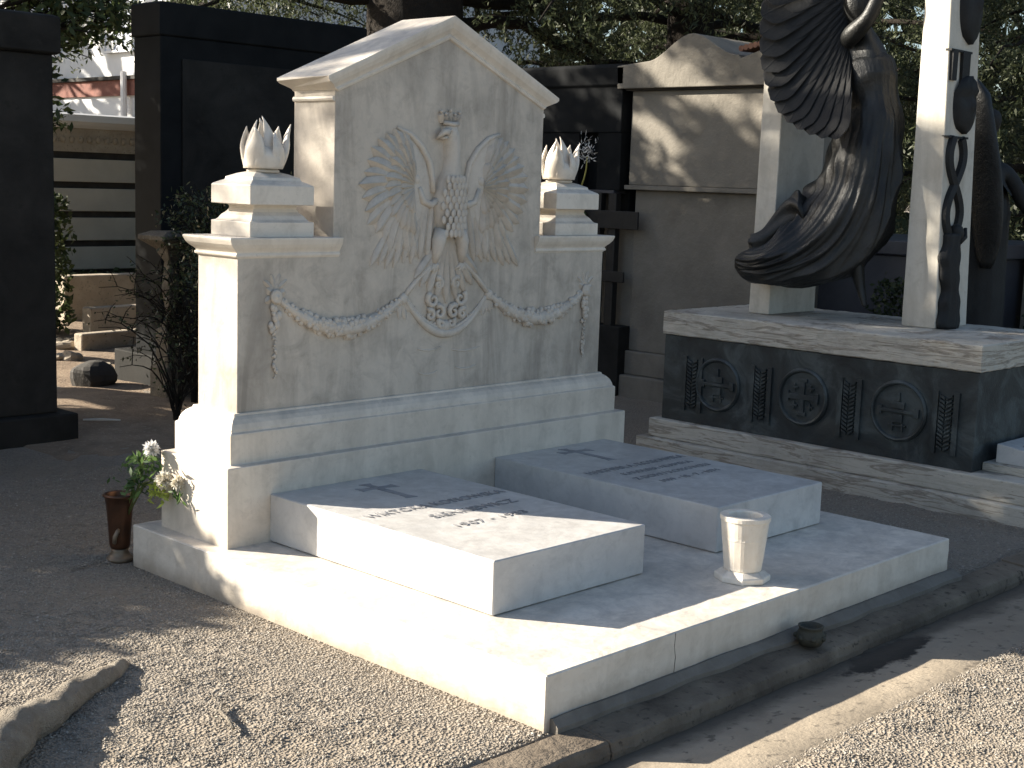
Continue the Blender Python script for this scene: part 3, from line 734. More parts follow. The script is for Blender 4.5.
P = np.column_stack([RNG.normal(.045, .008, n), RNG.normal(2.11, .02, n), RNG.normal(.335, .015, n)])
quad_cloud('foliage', M['mumleaf'], *blades(P, rand_dirs(n, -1.5), RNG.uniform(.03, .05, n), RNG.uniform(.01, .016, n)), parent=t)

# ------------------------------------------------------------------ root and twig on the gravel
rp = [(-1.75, .52, -.02), (-1.5, .70, .03), (-1.32, .86, .045), (-1.22, .95, .045), (-1.1, 1.02, .035), (-.95, 1.13, .03), (-.80, 1.22, .02), (-.68, 1.30, .006), (-.62, 1.335, -.02)]
rb = MB(); rows = []
cp_ = [Vector(p) for p in rp]
rad = [.08, .088, .075, .066, .050, .044, .036, .024, .010]
fine_p, fine_r = [], []
for i in range(len(cp_) - 1):
    for q in range(6):
        f = q / 6; fine_p.append(cp_[i].lerp(cp_[i + 1], f)); fine_r.append(rad[i] + (rad[i + 1] - rad[i]) * f)
rb.tube(fine_p, fine_r, 28)
rb.v = [(x + .016 * nz(x * 1.0, z * 2 + y, 9, 1), y + .016 * nz(y, z + x, 9, 2), z + .014 * nz(x + y, z, 12, 3) + .008 * nz(x - y, z * 3, 30, 5)) for x, y, z in rb.v]
tag(rb.build('tree_root', M['root'], smooth=True), 'thick grey tree root lying half sunk in sunlit gravel', 'root')
tw = MB().tube([(-.72, .60, .018), (-.70, .66, .024), (-.68, .73, .022), (-.645, .775, .020), (-.62, .785, .016)], [.005, .006, .006, .005, .003], 6)
tag(tw.build('twig', M['root'], smooth=True), 'small bent brown twig lying on the sunlit gravel', 'twig')

# ------------------------------------------------------------------ angel monument
MX0, MX1, MY0, MY1 = 3.874, 4.97, .515, 2.59
t = thing('bronze_panel_tomb', (4.4, 1.55, 0), 'long travertine tomb clad in dark bronze panels with three cross roundels', 'tomb')
MB().box(MX0 - .11, 5.1, -1.2, MY1 + .11, -.03, .101).build('lower_step', M['travertine'], t, bevel=.006)
MB().box(MX0 - .057, 5.08, -1.1, MY1 + .057, .1015, .217).build('upper_step', M['travertine'], t, bevel=.008)
MB().box(MX0, MX1, MY0, MY1, .2175, .748).build('bronze_chest', M['patina'], t, bevel=.004)
worn(MB().box(MX0 - .014, MX1 + .014, MY0 - .014, MY1 + .014, .7515, .896).build('top_slab', M['travertine'], t, bevel=.006, segs=1), 6, .010)
# roundels on the long side, facing -X
def onside(pts, d0=0.):
    return [(MX0 - d, y, z) for (y, z, d) in pts]
def roundel(cy_, cz_, r, kind):
    mb = MB(); N = 40
    prof = [(1.15, -.004), (1.13, .010), (1.06, .019), (1.0, .016), (.96, .002), (0.0, .002)]
    rows = []
    for q, d in prof:
        rows.append([(MX0 - d, cy_ + r * q * math.cos(2 * PI * k / N), cz_ + r * q * math.sin(2 * PI * k / N)) for k in range(N)])
    mb.loft(rows, True, False)
    R = mb.build('roundel', M['patina'], t, smooth=False)
    cb = MB()
    def bar(y0, y1, z0, z1, d): cb.box(MX0 - 1.9 * d, MX0 - .001, cy_ + r * y0, cy_ + r * y1, cz_ + r * z0, cz_ + r * z1)
    if kind == 1:
        bar(-.62, .62, -.10, .10, .009); bar(-.10, .10, -.66, .66, .0085)
        for a, b in ((-.66, 0), (.66, 0)): bar(a - .07, a + .07, -.2, .2, .0095)
        for b in (-.66, .66): bar(-.2, .2, b - .07, b + .07, .0093)
        for a in (-.36, .36):
            for b in (-.36, .36):
                bar(a - .15, a + .15, b - .04, b + .04, .0075); bar(a - .04, a + .04, b - .15, b + .15, .0072)
    else:
        bar(-.72, .72, -.06, .06, .009)
        bar(-.26, .26, .10, .34, .008); bar(-.20, .20, -.42, -.12, .0083); bar(-.05, .05, .36, .68, .0078)
        for a in (-.74, .74): bar(a - .10, a + .10, -.16, .16, .0088)
        bar(-.24, -.16, -.74, -.44, .0074); bar(.16, .24, -.74, -.44, .0074); bar(-.34, .34, -.56, -.50, .0079)
    cb.build('roundel_cross', M['patina'], R, bevel=.002)
roundel(2.171, .478, .145, 0); roundel(1.571, .483, .148, 1); roundel(.962, .486, .150, 2)
for yc in (2.36, 1.86, 1.265, .685):
    fl = MB()
    fl.box(MX0 - .014, MX0 + .001, yc - .075, yc - .045, .29, .63); fl.box(MX0 - .014, MX0 + .001, yc + .045, yc + .075, .29, .63)
    for i in range(13):
        z = .31 + i * .023
        for sg in (-1, 1):
            fl.prism([(yc + sg * .004, z), (yc + sg * .036, z + .018), (yc + sg * .036, z + .029), (yc + sg * .004, z + .012)], MX0 - .018, MX0 + .001, 'x')
    fl.build('wheat_strip', M['patina'], t)
# sloping plaque stone lying in front of it
p = thing('plaque_stone', (4.35, .40, .217), 'grey sloping name stone with faded red lines beside the bronze panels', 'plaque')
MB().box(3.985, 4.75, -.20, .512, .2175, .262).build('base', M['travertine'], p, bevel=.004)
MB().prism([(.46, .2625), (.46, .365), (.40, .36), (-.12, .285), (-.12, .2625)], 4.03, 4.70, 'x').build('slab', M['slabtop'], p, bevel=.004)
for i, yy in enumerate((.33, .25, .17)):
    zz = .36 - (.40 - yy) * .1442
    ln = MB()
    for j in range(6):
        x0 = 4.12 + j * .085
        ln.add([(x0, yy, zz + .0015), (x0 + .06, yy, zz + .0015), (x0 + .06, yy + .03, zz + .0015 + .03 * .1442), (x0, yy + .03, zz + .0015 + .03 * .1442)], [(0, 1, 2, 3)])
    ln.build('lettering_line', M['pinkmark'], p)

def beam(name_label, x0, x1, y0, y1, tx0, tx1, ty0, ty1, zt_):
    t = thing('travertine_pillar', ((x0 + x1) / 2, (y0 + y1) / 2, .896), name_label, 'pillar', 'pillars either side of the bronze angel')
    vs = [(x0, y0, .8965), (x1, y0, .8965), (x1, y1, .8965), (x0, y1, .8965), (tx0, ty0, zt_), (tx1, ty0, zt_), (tx1, ty1, zt_), (tx0, ty1, zt_)]
    MB().add(vs, [(3, 2, 1, 0), (4, 5, 6, 7), (0, 1, 5, 4), (1, 2, 6, 5), (2, 3, 7, 6), (3, 0, 4, 7)]).build('shaft', M['pillar'], t, bevel=.006)
    return t
M['pillar'] = marble('pale_travertine', (.58, .545, .475), (.46, .425, .36), (.28, .25, .20), .55, .6, .35, .35)
beam('pale stone pillar behind the bronze wing and trailing dress', 4.26, 4.787, 2.093, 2.243, 4.30, 4.76, 2.10, 2.235, 4.2)
pr = beam('pale stone pillar carrying bronze masks and twisted ribbons', 4.455, 4.845, 1.079, 1.297, 4.47, 4.82, 1.185, 1.31, 4.2)
# bronze ornaments on its -Y face (face leans back slightly)
def fy(z): return 1.079 + (1.185 - 1.079) * (z - .8965) / (4.2 - .8965)
def mask(cx_, cz_, hw, hh):
    mb = MB(); rows = []
    for j in range(13):
        v_ = -1 + 2 * j / 12; wv = hw * math.sqrt(max(0, 1 - abs(v_) ** 2.4)) + .004; row = []
        for k_ in range(15):
            u_ = -1 + 2 * k_ / 14
            x = cx_ + u_ * wv; z = cz_ + v_ * hh
            d = .06 * math.sqrt(max(0, 1 - u_ * u_)) * (1 - .4 * abs(v_) ** 2)
            d += .030 * math.exp(-((u_) / .16) ** 2 - ((v_ + .05) / .25) ** 2)
            for e in (-.38, .38): d -= .018 * math.exp(-((u_ - e) / .18) ** 2 - ((v_ - .2) / .12) ** 2)
            d += .010 * math.exp(-((u_) / .3) ** 2 - ((v_ + .48) / .08) ** 2) - .008 * math.exp(-(u_ / .3) ** 2 - ((v_ + .42) / .04) ** 2)
            if v_ > .45: d += .018 + .006 * math.sin(u_ * 18 + v_ * 9)
            row.append((x, fy(z) + .004 - d, z))
        rows.append(row)
    mb.loft(rows, False, False); mb.build('mask', M['bronze_soft'], pr, smooth=True)
mask(4.665, 2.185, .125, .165); mask(4.69, 2.77, .125, .24)
og = MB()
def strip(pts, wd=.016, dp_=.018):
    og.tube([(x, fy(z) - .002, z) for x, z in pts], wd, 6)
og.box(4.475, 4.535, fy(2.40) - .02, fy(2.40) + .03, 2.315, 2.479)
og.box(4.60, 4.69, fy(2.40) - .02, fy(2.40) + .03, 2.30, 2.479)
og.box(4.46, 4.72, fy(2.48) - .016, fy(2.48) + .02, 2.478, 2.49)
og.box(4.46, 4.72, fy(2.0) - .016, fy(2.0) + .02, 1.992, 2.004)
N = 26
for ph in (0, PI):
    strip([(4.575 + .085 * math.sin(PI * i / N * 1.72 + .25 + ph) + .02 * i / N, 1.42 + (1.992 - 1.42) * i / N) for i in range(N + 1)], .034)
og.build('ribbon', M['bronze_soft'], pr)
# small draped figure at the foot of that pillar
fg = MB(); rows = []
for j in range(30):
    v_ = j / 29; z = .898 + .55 * v_
    wv = (.098 + .014 * math.sin(v_ * 11) + .010 * math.sin(v_ * 27)) * (1 - .18 * v_); cx_ = 4.565 + .012 * math.sin(v_ * 7)
    rows.append([(cx_ + wv * (1 + .05 * math.sin(6 * a + v_ * 12)) * math.cos(a), fy(z) - .012 + .055 * math.sin(a) * (1 + .12 * math.sin(7 * a)), z) for a in [2 * PI * k / 28 for k in range(28)]])
fg.loft(rows)
fg.ball((4.60, fy(1.47) - .03, 1.45), (.045, .045, .055), 12, 8)
fg.tube([(4.60, fy(1.4) - .05, 1.40), (4.65, fy(1.4) - .06, 1.43), (4.665, fy(1.4) - .05, 1.48)], [.018, .014, .01], 8)
fg.build('draped_figure', M['bronze_soft'], pr, smooth=True)

# ------------------------------------------------------------------ bronze angel
A = thing('bronze_angel', (4.42, 1.54, .90), 'large dark bronze winged angel with raised arms hovering between the stone pillars', 'statue')
def skin_mesh(name, joints, mat, parent, root=0, sub=2):
    """joints: list of (pos, radius, index of the joint it hangs on)"""
    me = bpy.data.meshes.new(name); me.from_pydata([j[0] for j in joints], [(j[2], i) for i, j in enumerate(joints) if j[2] is not None], [])
    me.skin_vertices.new() if hasattr(me.skin_vertices, 'new') and len(me.skin_vertices) == 0 else None
    bm = bmesh.new(); bm.from_mesh(me); ly = bm.verts.layers.skin.verify(); bm.verts.ensure_lookup_table()
    for i, j in enumerate(joints):
        r = j[1] if hasattr(j[1], '__len__') else (j[1], j[1]); bm.verts[i][ly].radius = r; bm.verts[i][ly].use_root = i == root
    bm.to_mesh(me); bm.free(); me.materials.append(mat)
    o = bpy.data.objects.new(name, me); COL.objects.link(o)
    m = o.modifiers.new('skin', 'SKIN'); m.use_smooth_shade = True
    s = o.modifiers.new('sub', 'SUBSURF'); s.levels = sub; s.render_levels = sub
    o.parent = parent; o.matrix_parent_inverse = parent_inv(parent); return o
J = [((4.50, 1.63, 1.98), (.17, .15), None), ((4.50, 1.61, 2.2), (.12, .12), 0), ((4.50, 1.64, 2.40), (.145, .14), 1), ((4.50, 1.68, 2.54), (.11, .12), 2),
     ((4.49, 1.71, 2.63), .055, 3), ((4.47, 1.735, 2.71), .085, 4), ((4.46, 1.745, 2.80), .095, 5), ((4.47, 1.745, 2.87), .06, 6),
     ((4.44, 1.78, 2.555), .065, 3), ((4.38, 1.72, 2.575), .068, 8), ((4.34, 1.585, 2.665), .048, 9), ((4.35, 1.53, 2.80), .042, 10), ((4.38, 1.50, 2.94), .030, 11), ((4.40, 1.495, 3.0), (.034, .02), 12),
     ((4.56, 1.83, 2.58), .065, 3), ((4.54, 1.92, 2.66), .05, 14), ((4.51, 1.985, 2.80), .042, 15), ((4.48, 2.0, 2.94), .030, 16), ((4.47, 2.0, 3.0), (.034, .02), 17),
     ((4.42, 1.62, 1.80), .11, 0), ((4.42, 1.64, 1.50), .075, 19), ((4.41, 1.585, 1.20), .045, 20), ((4.41, 1.56, 1.115), .032, 21), ((4.40, 1.53, 1.045), .024, 22), ((4.39, 1.505, .985), .013, 23),
     ((4.58, 1.66, 1.80), .11, 0), ((4.57, 1.80, 1.52), .075, 25), ((4.55, 2.02, 1.30), .05, 26), ((4.55, 2.15, 1.22), .03, 27)]
b0 = len(J)
for base, cx_, cy_, cz_ in ((13, 4.40, 1.495, 3.0), (18, 4.47, 2.0, 3.0)):
    for k_ in range(5):
        o_ = -.026 + .013 * k_; L = (.055, .085, .095, .09, .07)[k_]
        J.append(((cx_ + o_ * 1.2, cy_ + (.02 if k_ == 0 else 0), cz_ + .04 + (.0 if k_ else -.02)), .010, base)); J.append(((cx_ + o_ * 1.5, cy_ + .012, cz_ + .04 + L), .008, len(J) - 1))
skin_mesh('body', J, M['bronze'], A)
hr = MB(); rows = []
for j in range(16):
    v_ = j / 15; t_ = PI * v_
    rows.append([(4.475 + .03 + .105 * math.sin(t_) * math.cos(a) * (1 + .05 * math.sin(9 * a + v_ * 6)), 1.735 + .115 * math.sin(t_) * math.sin(a) * (1 + .05 * math.sin(9 * a + v_ * 8)), 2.775 + .145 * math.cos(t_)) for a in [2 * PI * k / 36 for k in range(36)]])
hr.loft(rows, True, False); hr.build('hair', M['bronze_soft'], A, smooth=True)
# dress: a cloth sleeve swept down and away, with folds running along it
SPN = [(1.665, 2.47, .10, .09, 4.50), (1.655, 2.42, .150, .135, 4.50), (1.64, 2.32, .168, .145, 4.50), (1.61, 2.20, .152, .132, 4.50), (1.60, 2.09, .185, .150, 4.49), (1.61, 1.96, .218, .175, 4.47), (1.62, 1.80, .245, .19, 4.45), (1.645, 1.64, .275, .205, 4.42), (1.70, 1.49, .30, .215, 4.38), (1.775, 1.375, .285, .225, 4.33), (1.86, 1.29, .225, .23, 4.27), (1.96, 1.235, .165, .21, 4.21), (2.06, 1.21, .130, .17, 4.16), (2.15, 1.21, .105, .12, 4.13), (2.225, 1.225, .055, .06, 4.11)]
def sp_eval(t_):
    f = t_ * (len(SPN) - 1); i = min(int(f), len(SPN) - 2); f -= i
    p = [SPN[max(0, min(len(SPN) - 1, i + k))] for k in (-1, 0, 1, 2)]
    return tuple(.5 * ((2 * p[1][q]) + (-p[0][q] + p[2][q]) * f + (2 * p[0][q] - 5 * p[1][q] + 4 * p[2][q] - p[3][q]) * f * f + (-p[0][q] + 3 * p[1][q] - 3 * p[2][q] + p[3][q]) * f ** 3) for q in range(5))
dr = MB(); rows = []; NT_, NA = 190, 200
def ridge(x): return 1 - abs(math.sin(x)) ** .6
for j in range(NT_ + 1):
    t_ = j / NT_; y, z, a_, b_, xc = sp_eval(t_); y2, z2, *_ = sp_eval(min(1, t_ + .01)); y1, z1, *_ = sp_eval(max(0, t_ - .01))
    d = Vector((y2 - y1, z2 - z1)).normalized(); nn = Vector((-d.y, d.x)); amp = .03 + .12 * min(1, max(0, (t_ - .22) / .33))
    row = []
    for k_ in range(NA):
        th = 2 * PI * k_ / NA
        # folds fan out from the hip, drifting round the body as they go down
        dr_ = 1.1 * t_ + .25 * math.sin(2.2 * t_ * PI + th)
        f1 = ridge(3 * (th + dr_ * .9) + 1.2 * math.sin(3 * t_ + th)); f2 = ridge(6 * (th - .9 * t_) + 2.4 * math.sin(4 * t_ + 2 * th))
        hz = .5 + .5 * math.sin(40 * t_ + 3.0 * math.sin(th) + 2.2 * math.cos(2 * th + 7 * t_))
        w_ = 1 + amp * (.6 + .9 * abs(nz(th * .8 + 2, t_ * 3, 1, 6))) * (1.2 * (f1 - .4) + .75 * (f2 - .4) + .45 * (ridge(12 * (th - 1.1 * t_) + 3 * math.sin(5 * t_ + 2 * th)) - .4)) + (.075 * (hz - .5) if t_ > .12 else .03 * (hz - .5)) + .03 * nz(th * 1.5, t_ * 8, 1.6, 4) * min(1, t_ * 3)
        u_ = math.cos(th) * a_ * w_; x_ = math.sin(th) * b_ * w_
        row.append((xc - x_, y + nn.x * u_, z + nn.y * u_))
    rows.append(row)
dr.loft(rows, True, True); dr.build('dress', M['bronze'], A, smooth=True)
# loose cloth end flying past the pillar
fl2 = MB(); rows = []
for j in range(40):
    t_ = j / 39
    c = Vector((4.22 - .08 * t_ + .03 * math.sin(t_ * 5), 1.86 + .30 * t_, 1.56 - .22 * t_ + .04 * math.sin(t_ * 6)))
    rr = .10 * (1 - .45 * t_) * (1 if t_ < .93 else .6)
    rows.append([(c.x - rr * .55 * math.sin(a) * (1 + .18 * math.sin(5 * a + 9 * t_)), c.y + rr * .35 * math.cos(a), c.z + rr * math.cos(a) * (1 + .12 * math.sin(4 * a + 14 * t_))) for a in [2 * PI * k / 40 for k in range(40)]])
fl2.loft(rows); fl2.build('flying_drape', M['bronze'], A, smooth=True)
# wing: overlapping feathers on a curved sheet
wg = MB()
def feather(base, tip, wd, thick, bow):
    b, e = Vector(base), Vector(tip); d = (e - b); L = d.length; d.normalize(); sdv = Vector((1, 0, 0)).cross(d).normalized(); rows = []
    for i in range(10):
        t_ = i / 9; wv = wd * (1 if t_ < .72 else math.sqrt(max(0.0, 1 - ((t_ - .72) / .285) ** 2))) * (.8 + .2 * min(1, t_ * 3)) + .002
        c = b + d * L * t_ + Vector((-bow * math.sin(PI * t_ * .9), 0, 0))
        rows.append([c + sdv * wv * q + Vector((-h * thick, 0, 0)) for q, h in ((-1, .1), (-.85, .6), (-.1, .8), (0, 1.3), (.1, .8), (.85, .6), (1, .1), (.85, -.4), (0, -.6), (-.85, -.4))])
    wg.loft(rows, True, True)
tips = [(1.98, 3.65), (2.06, 3.45), (2.11, 3.27), (2.145, 3.10), (2.165, 2.95), (2.17, 2.81), (2.172, 2.69), (2.168, 2.58), (2.155, 2.47), (2.135, 2.37), (2.105, 2.28), (2.06, 2.19), (2.0, 2.115), (1.935, 2.06), (1.86, 2.02), (1.775, 1.99), (1.69, 1.972), (1.60, 1.968)]
root_ = [(2.05, 3.2), (2.02, 2.62)]
n = len(tips)
for lay, (k0, wd, xo) in enumerate(((1.0, .062, 0.), (.74, .056, -.02), (.52, .050, -.038), (.33, .044, -.055))):
    for i, (ty, tz) in enumerate(tips):
        f = i / (n - 1); by, bz = 1.86 - .04 * f, 3.15 - .62 * f
        e = (by + (ty - by) * k0, bz + (tz - bz) * k0)
        b = (by + (ty - by) * max(0, k0 - .62), bz + (tz - bz) * max(0, k0 - .62))
        kb_ = max(0, k0 - .62)
        feather((4.47 - .35 * kb_ + xo * .4, b[0], b[1]), (4.47 - .35 * k0 + xo * .4, e[0], e[1]), wd * 1.35 * (.9 + .25 * (1 - abs(f - .5))), .0035, .012)
wg.tube([(4.50, 1.80, 2.50), (4.47, 1.84, 2.70), (4.46, 1.88, 2.95), (4.46, 1.92, 3.25), (4.46, 1.98, 3.55)], [.055, .065, .07, .06, .03], 12)
wg.build('wing', M['bronze_soft'], A, smooth=False)

# ------------------------------------------------------------------ other draped bronze statue behind the monument
t = thing('mourning_statue', (5.75, 1.45, 0), 'tall dark bronze figure with a folded wing standing beyond the right stone pillar', 'statue')
rows = []; mb = MB()
for j in range(60):
    v_ = j / 59; z = 2.0 * v_
    rx = (.20 + .05 * (1 - v_) - (.10 * max(0, (v_ - .78) / .22) ** 1.3)); 
    rows.append([(5.72 + rx * (1 + .07 * ridge(5 * a + 2 * v_) + .04 * math.sin(11 * a + 5 * v_)) * math.cos(a), 1.50 + rx * (1 + .07 * ridge(5 * a + 2 * v_)) * math.sin(a), z) for a in [2 * PI * k / 60 for k in range(60)]])
mb.loft(rows); mb.build('robe', M['bronze_soft'], t, smooth=True)
skin_mesh('body', [((5.72, 1.50, 1.7), .16, None), ((5.72, 1.50, 1.95), .10, 0), ((5.71, 1.47, 2.05), .055, 1), ((5.69, 1.44, 2.15), .095, 2), ((5.69, 1.44, 2.24), .07, 3),
    ((5.78, 1.34, 1.84), .065, 0), ((5.84, 1.22, 1.62), .05, 5), ((5.90, 1.08, 1.46), .038, 6), ((5.93, .98, 1.44), .03, 7), ((5.95, .92, 1.42), .018, 8)], M['bronze_soft'], t)
wv = MB(); rows = []
for j in range(26):
    t_ = j / 25
    c = Vector((5.50, 1.40 - .10 * math.sin(t_ * PI * .5), 2.36 - 1.15 * t_)); hw = .14 * (math.sin(PI * (.10 + .9 * (1 - t_) ** .7)) * .6 + .35 * (1 - t_)) + .01
    rows.append([(c.x - .035 * math.sin(a) * (1 - .4 * t_) - .03 * math.cos(t_ * 2), c.y + hw * math.cos(a), c.z + .06 * math.cos(a) * (1 - t_)) for a in [2 * PI * k / 24 for k in range(24)]])
wv.loft(rows); wv.build('wing', M['bronze'], t, smooth=True)

# ------------------------------------------------------------------ dark tombs behind
def bigtomb(name, label, x0, x1, y0, y1, zb, ztop, cap_z, mat, step=.12, cap_o=.07):
    t = thing(name, ((x0 + x1) / 2, (y0 + y1) / 2, 0), label, 'tomb')
    MB().box(x0 - step, x1 + step, y0 - step, y1 + step, -.05, zb).build('base', M['granite_rough'], t, bevel=.01)
    MB().box(x0, x1, y0, y1, zb + .0005, cap_z).build('wall', mat, t, bevel=.01)
    MB().rings(x0, x1, y0, y1, [(cap_o * .5, cap_z + .0005), (cap_o, cap_z + .012), (cap_o, ztop - .008), (cap_o * .8, ztop), (0, ztop + .01)]).build('cap', mat, t, bevel=.006)
    return t
t = bigtomb('granite_tomb', 'black granite tomb wall at the far left edge, with a stepped base', -.86, 1.09, 5.08, 6.30, .17, 2.53, 2.31, M['granite_dull'], .09, .035)
t = bigtomb('granite_mausoleum', 'tall black granite mausoleum behind the left marble flame', 2.77, 4.75, 6.62, 7.0, .25, 2.90, 2.66, M['granite'], .12, .015)
MB().box(2.95, 4.6, 6.60, 6.6195, .4, 2.5).build('door_panel', M['granite_dull'], t, bevel=.004)
# aedicule right behind the headstone, facing -X
t = thing('granite_aedicule', (5.9, 4.95, 0), 'black granite aedicule with an open niche, just right of the gable', 'tomb')
ae = MB()
MB().box(5.62, 6.4, 4.36, 5.9, -.05, 2.5).build('back_wall', M['granite'], t, bevel=.01)
MB().rings(5.48, 6.45, 4.36, 5.9, [(0, 2.07), (0, 2.42), (.02, 2.44), (.02, 2.57), (.0, 2.60)]).build('lintel', M['granite'], t, bevel=.006)
MB().box(5.49, 5.6195, 4.36, 4.60, 1.62, 2.0695).build('niche_side', M['granite'], t, bevel=.004)
MB().box(5.49, 5.6195, 4.80, 5.9, 1.62, 2.0695).build('niche_side', M['granite'], t, bevel=.004)
MB().box(5.47, 5.6195, 4.40, 5.9, 1.595, 1.6195).build('ledge', M['blue_granite'], t, bevel=.003)
MB().box(5.60, 5.6195, 4.55, 4.84, 1.45, 1.594).build('plate', M['darkstone'], t, bevel=.003)
MB().box(5.585, 5.6195, 4.22, 5.9, .35, 1.449).build('grey_panel', M['greystone'], t, bevel=.004)
for y in (4.40, 4.555): MB().box(5.46, 5.52, y - .04, y + .04, -.02, 1.5945).build('post', M['ironwork'], t, bevel=.004)
MB().box(5.44, 5.459, 4.12, 4.80, 1.32, 1.46).build('cross_bar', M['ironwork'], t, bevel=.004)
MB().box(5.44, 5.459, 4.24, 4.80, .90, .985).build('cross_bar', M['ironwork'], t, bevel=.004)
MB().box(5.43, 5.62, 4.25, 5.9, -.05, .55).build('base', M['granite_rough'], t, bevel=.006)
t = thing('dried_flower', (5.47, 4.70, 1.62), 'white feathery flower on a yellow stem standing in the dark niche', 'flower')
MB().tube([(5.485, 4.76, 1.625), (5.475, 4.72, 1.70), (5.47, 4.695, 1.78), (5.47, 4.69, 1.88)], [.008, .008, .007, .004], 6).build('stem', M['yellowstem'], t, smooth=True)
n = 90; P = np.column_stack([RNG.normal(5.46, .03, n), RNG.normal(4.69, .045, n), RNG.normal(1.93, .055, n)])
quad_cloud('blossom', M['petal_grey'], *blades(P, rand_dirs(n, .8), RNG.uniform(.03, .06, n), RNG.uniform(.005, .012, n)), parent=t)
t = thing('potted_sprig', (5.40, 4.70, 1.46), 'small green sprig with white buds on the dark cross bar', 'plant')
n = 40; P = np.column_stack([RNG.normal(5.425, .02, n), RNG.normal(4.69, .04, n), RNG.normal(1.445, .035, n)])
quad_cloud('foliage', M['mumleaf'], *blades(P, rand_dirs(n, .3), RNG.uniform(.03, .06, n), RNG.uniform(.015, .03, n)), parent=t)
for c_, r_ in (((5.40, 4.68, 1.425), .016), ((5.41, 4.655, 1.475), .012)): MB().ball(c_, r_, 10, 8).build('bud', M['petal'], t, smooth=True)
# grey stone tomb with curved gable
t = thing('grey_stone_tomb', (6.1, 3.65, 0), 'grey stone tomb with a curved gable and dappled sunlight', 'tomb')
MB().box(5.46, 6.8, 2.90, 4.33, -.05, .17).build('base', M['greystone'], t, bevel=.012)
MB().box(5.52, 6.75, 2.98, 4.27, .1705, .36).build('step', M['greystone'], t, bevel=.01)
MB().box(5.56, 6.7, 3.0, 4.25, .3605, 1.63).build('lower_wall', M['greystone'], t, bevel=.008)
MB().box(5.50, 6.7, 3.0, 4.32, 1.6305, 1.665).build('ledge', M['greystone'], t, bevel=.005)
MB().box(5.53, 6.7, 3.0, 4.30, 1.6655, 2.39).build('upper_wall', M['greystone'], t, bevel=.008)
gp = [(4.40, 2.405), (4.41, 2.58), (4.18, 2.60)]
for i in range(13):
    q = i / 12; gp.append((4.12 - .42 * q, 2.605 + .19 * (q * q * (3 - 2 * q))))
for i in range(1, 13):
    q = i / 12; gp.append((3.70 - .42 * q, 2.795 - .17 * (q * q * (3 - 2 * q))))
gp += [(3.25, 2.60), (3.05, 2.66), (2.93, 2.68), (2.93, 2.405)]
MB().prism(gp, 5.46, 6.75, 'x').build('gable', M['greystone'], t, bevel=.006)
MB().box(5.50, 6.72, 2.96, 4.34, 2.3905, 2.4045).build('fillet', M['darkstone'], t)
tl = MB()
for i in range(6): tl.tube([(5.44 + .0 * i, 3.24 - .04 * i, 2.665 + .007 * i), (6.0, 3.24 - .04 * i, 2.68 + .007 * i)], .022, 8)
tl.build('tile_edge', M['roof_tile'], t)
# low blue-black granite tomb under the angel
t = thing('polished_tomb', (6.9, 2.6, 0), 'low bluish black polished tomb seen under the angel dress', 'tomb')
MB().box(6.3, 7.8, 1.75, 3.5, -.05, 1.22).build('chest', M['blue_granite'], t, bevel=.012)
MB().box(6.26, 7.84, 1.70, 3.55, 1.2205, 1.33).build('lid', M['blue_granite'], t, bevel=.012)
# pale column at right edge
t = thing('pale_column', (6.1, .62, 0), 'pale pinkish stone pillar at the right edge', 'pillar')
MB().rings(7.0, 7.35, 1.32, 1.70, [(.06, -.03), (.06, .12), (.0, .16), (0, 1.95), (.04, 1.98), (.04, 2.1)]).build('shaft', M['sandstone'], t, bevel=.008)

# ------------------------------------------------------------------ view through the gap on the left
t = thing('banded_mausoleum', (6.3, 13.5, 0), 'cream mausoleum wall of banded blocks with a carved frieze', 'mausoleum')
MB().box(3.6, 9.2, 13.4, 17, -.05, 1.85).build('core', M['darkstone'], t)
bl = MB()
for i in range(5): bl.box(3.56, 9.24, 13.33, 13.3995, .02 + i * .365, .02 + i * .365 + .285)
bl.build('block_course', M['cream_wall'], t, bevel=.01)
MB().box(3.55, 9.25, 13.35, 17, 1.8505, 2.14).build('frieze', M['sandstone'], t)
md = MB()
for i in range(40): md.ball((4.0 + i * .12, 13.345, 2.0), (.04, .025, .045), 8, 6)
md.build('frieze_carving', M['sandstone'], t, smooth=True)
MB().rings(3.55, 9.25, 13.35, 17, [(.02, 2.1405), (.10, 2.18), (.16, 2.22), (.16, 2.30), (.1, 2.32)]).build('cornice', M['white_wall'], t)
t = thing('white_building', (10, 25, 0), 'far white building with a red brick band and a paned window', 'building')
MB().box(10.5, 18, 17.0, 27, -.1, 6.5).build('wall', M['white_wall'], t)
MB().box(10.45, 10.4995, 17, 27, 2.15, 2.60).build('dark_band', M['darkstone'], t)
MB().box(10.45, 10.4995, 17, 27, 2.98, 3.26).build('brick_band', M['brick'], t)
MB().box(10.40, 10.4995, 17, 27, 3.265, 3.33).build('string_course', M['darkstone'], t)
for y in (17.2, 19.9, 22.6):
    wn = MB().box(10.43, 10.4995, y, y + 1.0, 3.75, 4.9); wo = wn.build('window', M['glass'], t)
    fr = MB()
    for q in range(4): fr.box(10.405, 10.4295, y + q * .315, y + q * .315 + .05, 3.75, 4.9)
    for q in range(4): fr.box(10.4, 10.4045, y, y + 1.0, 3.75 + q * .37, 3.79 + q * .37)
    fr.build('window_bar', M['white_wall'], wo)
MB().tube([(10.36, 20.1, 0), (10.36, 20.1, 3.4)], .06, 8).build('drainpipe', M['white_wall'], t)
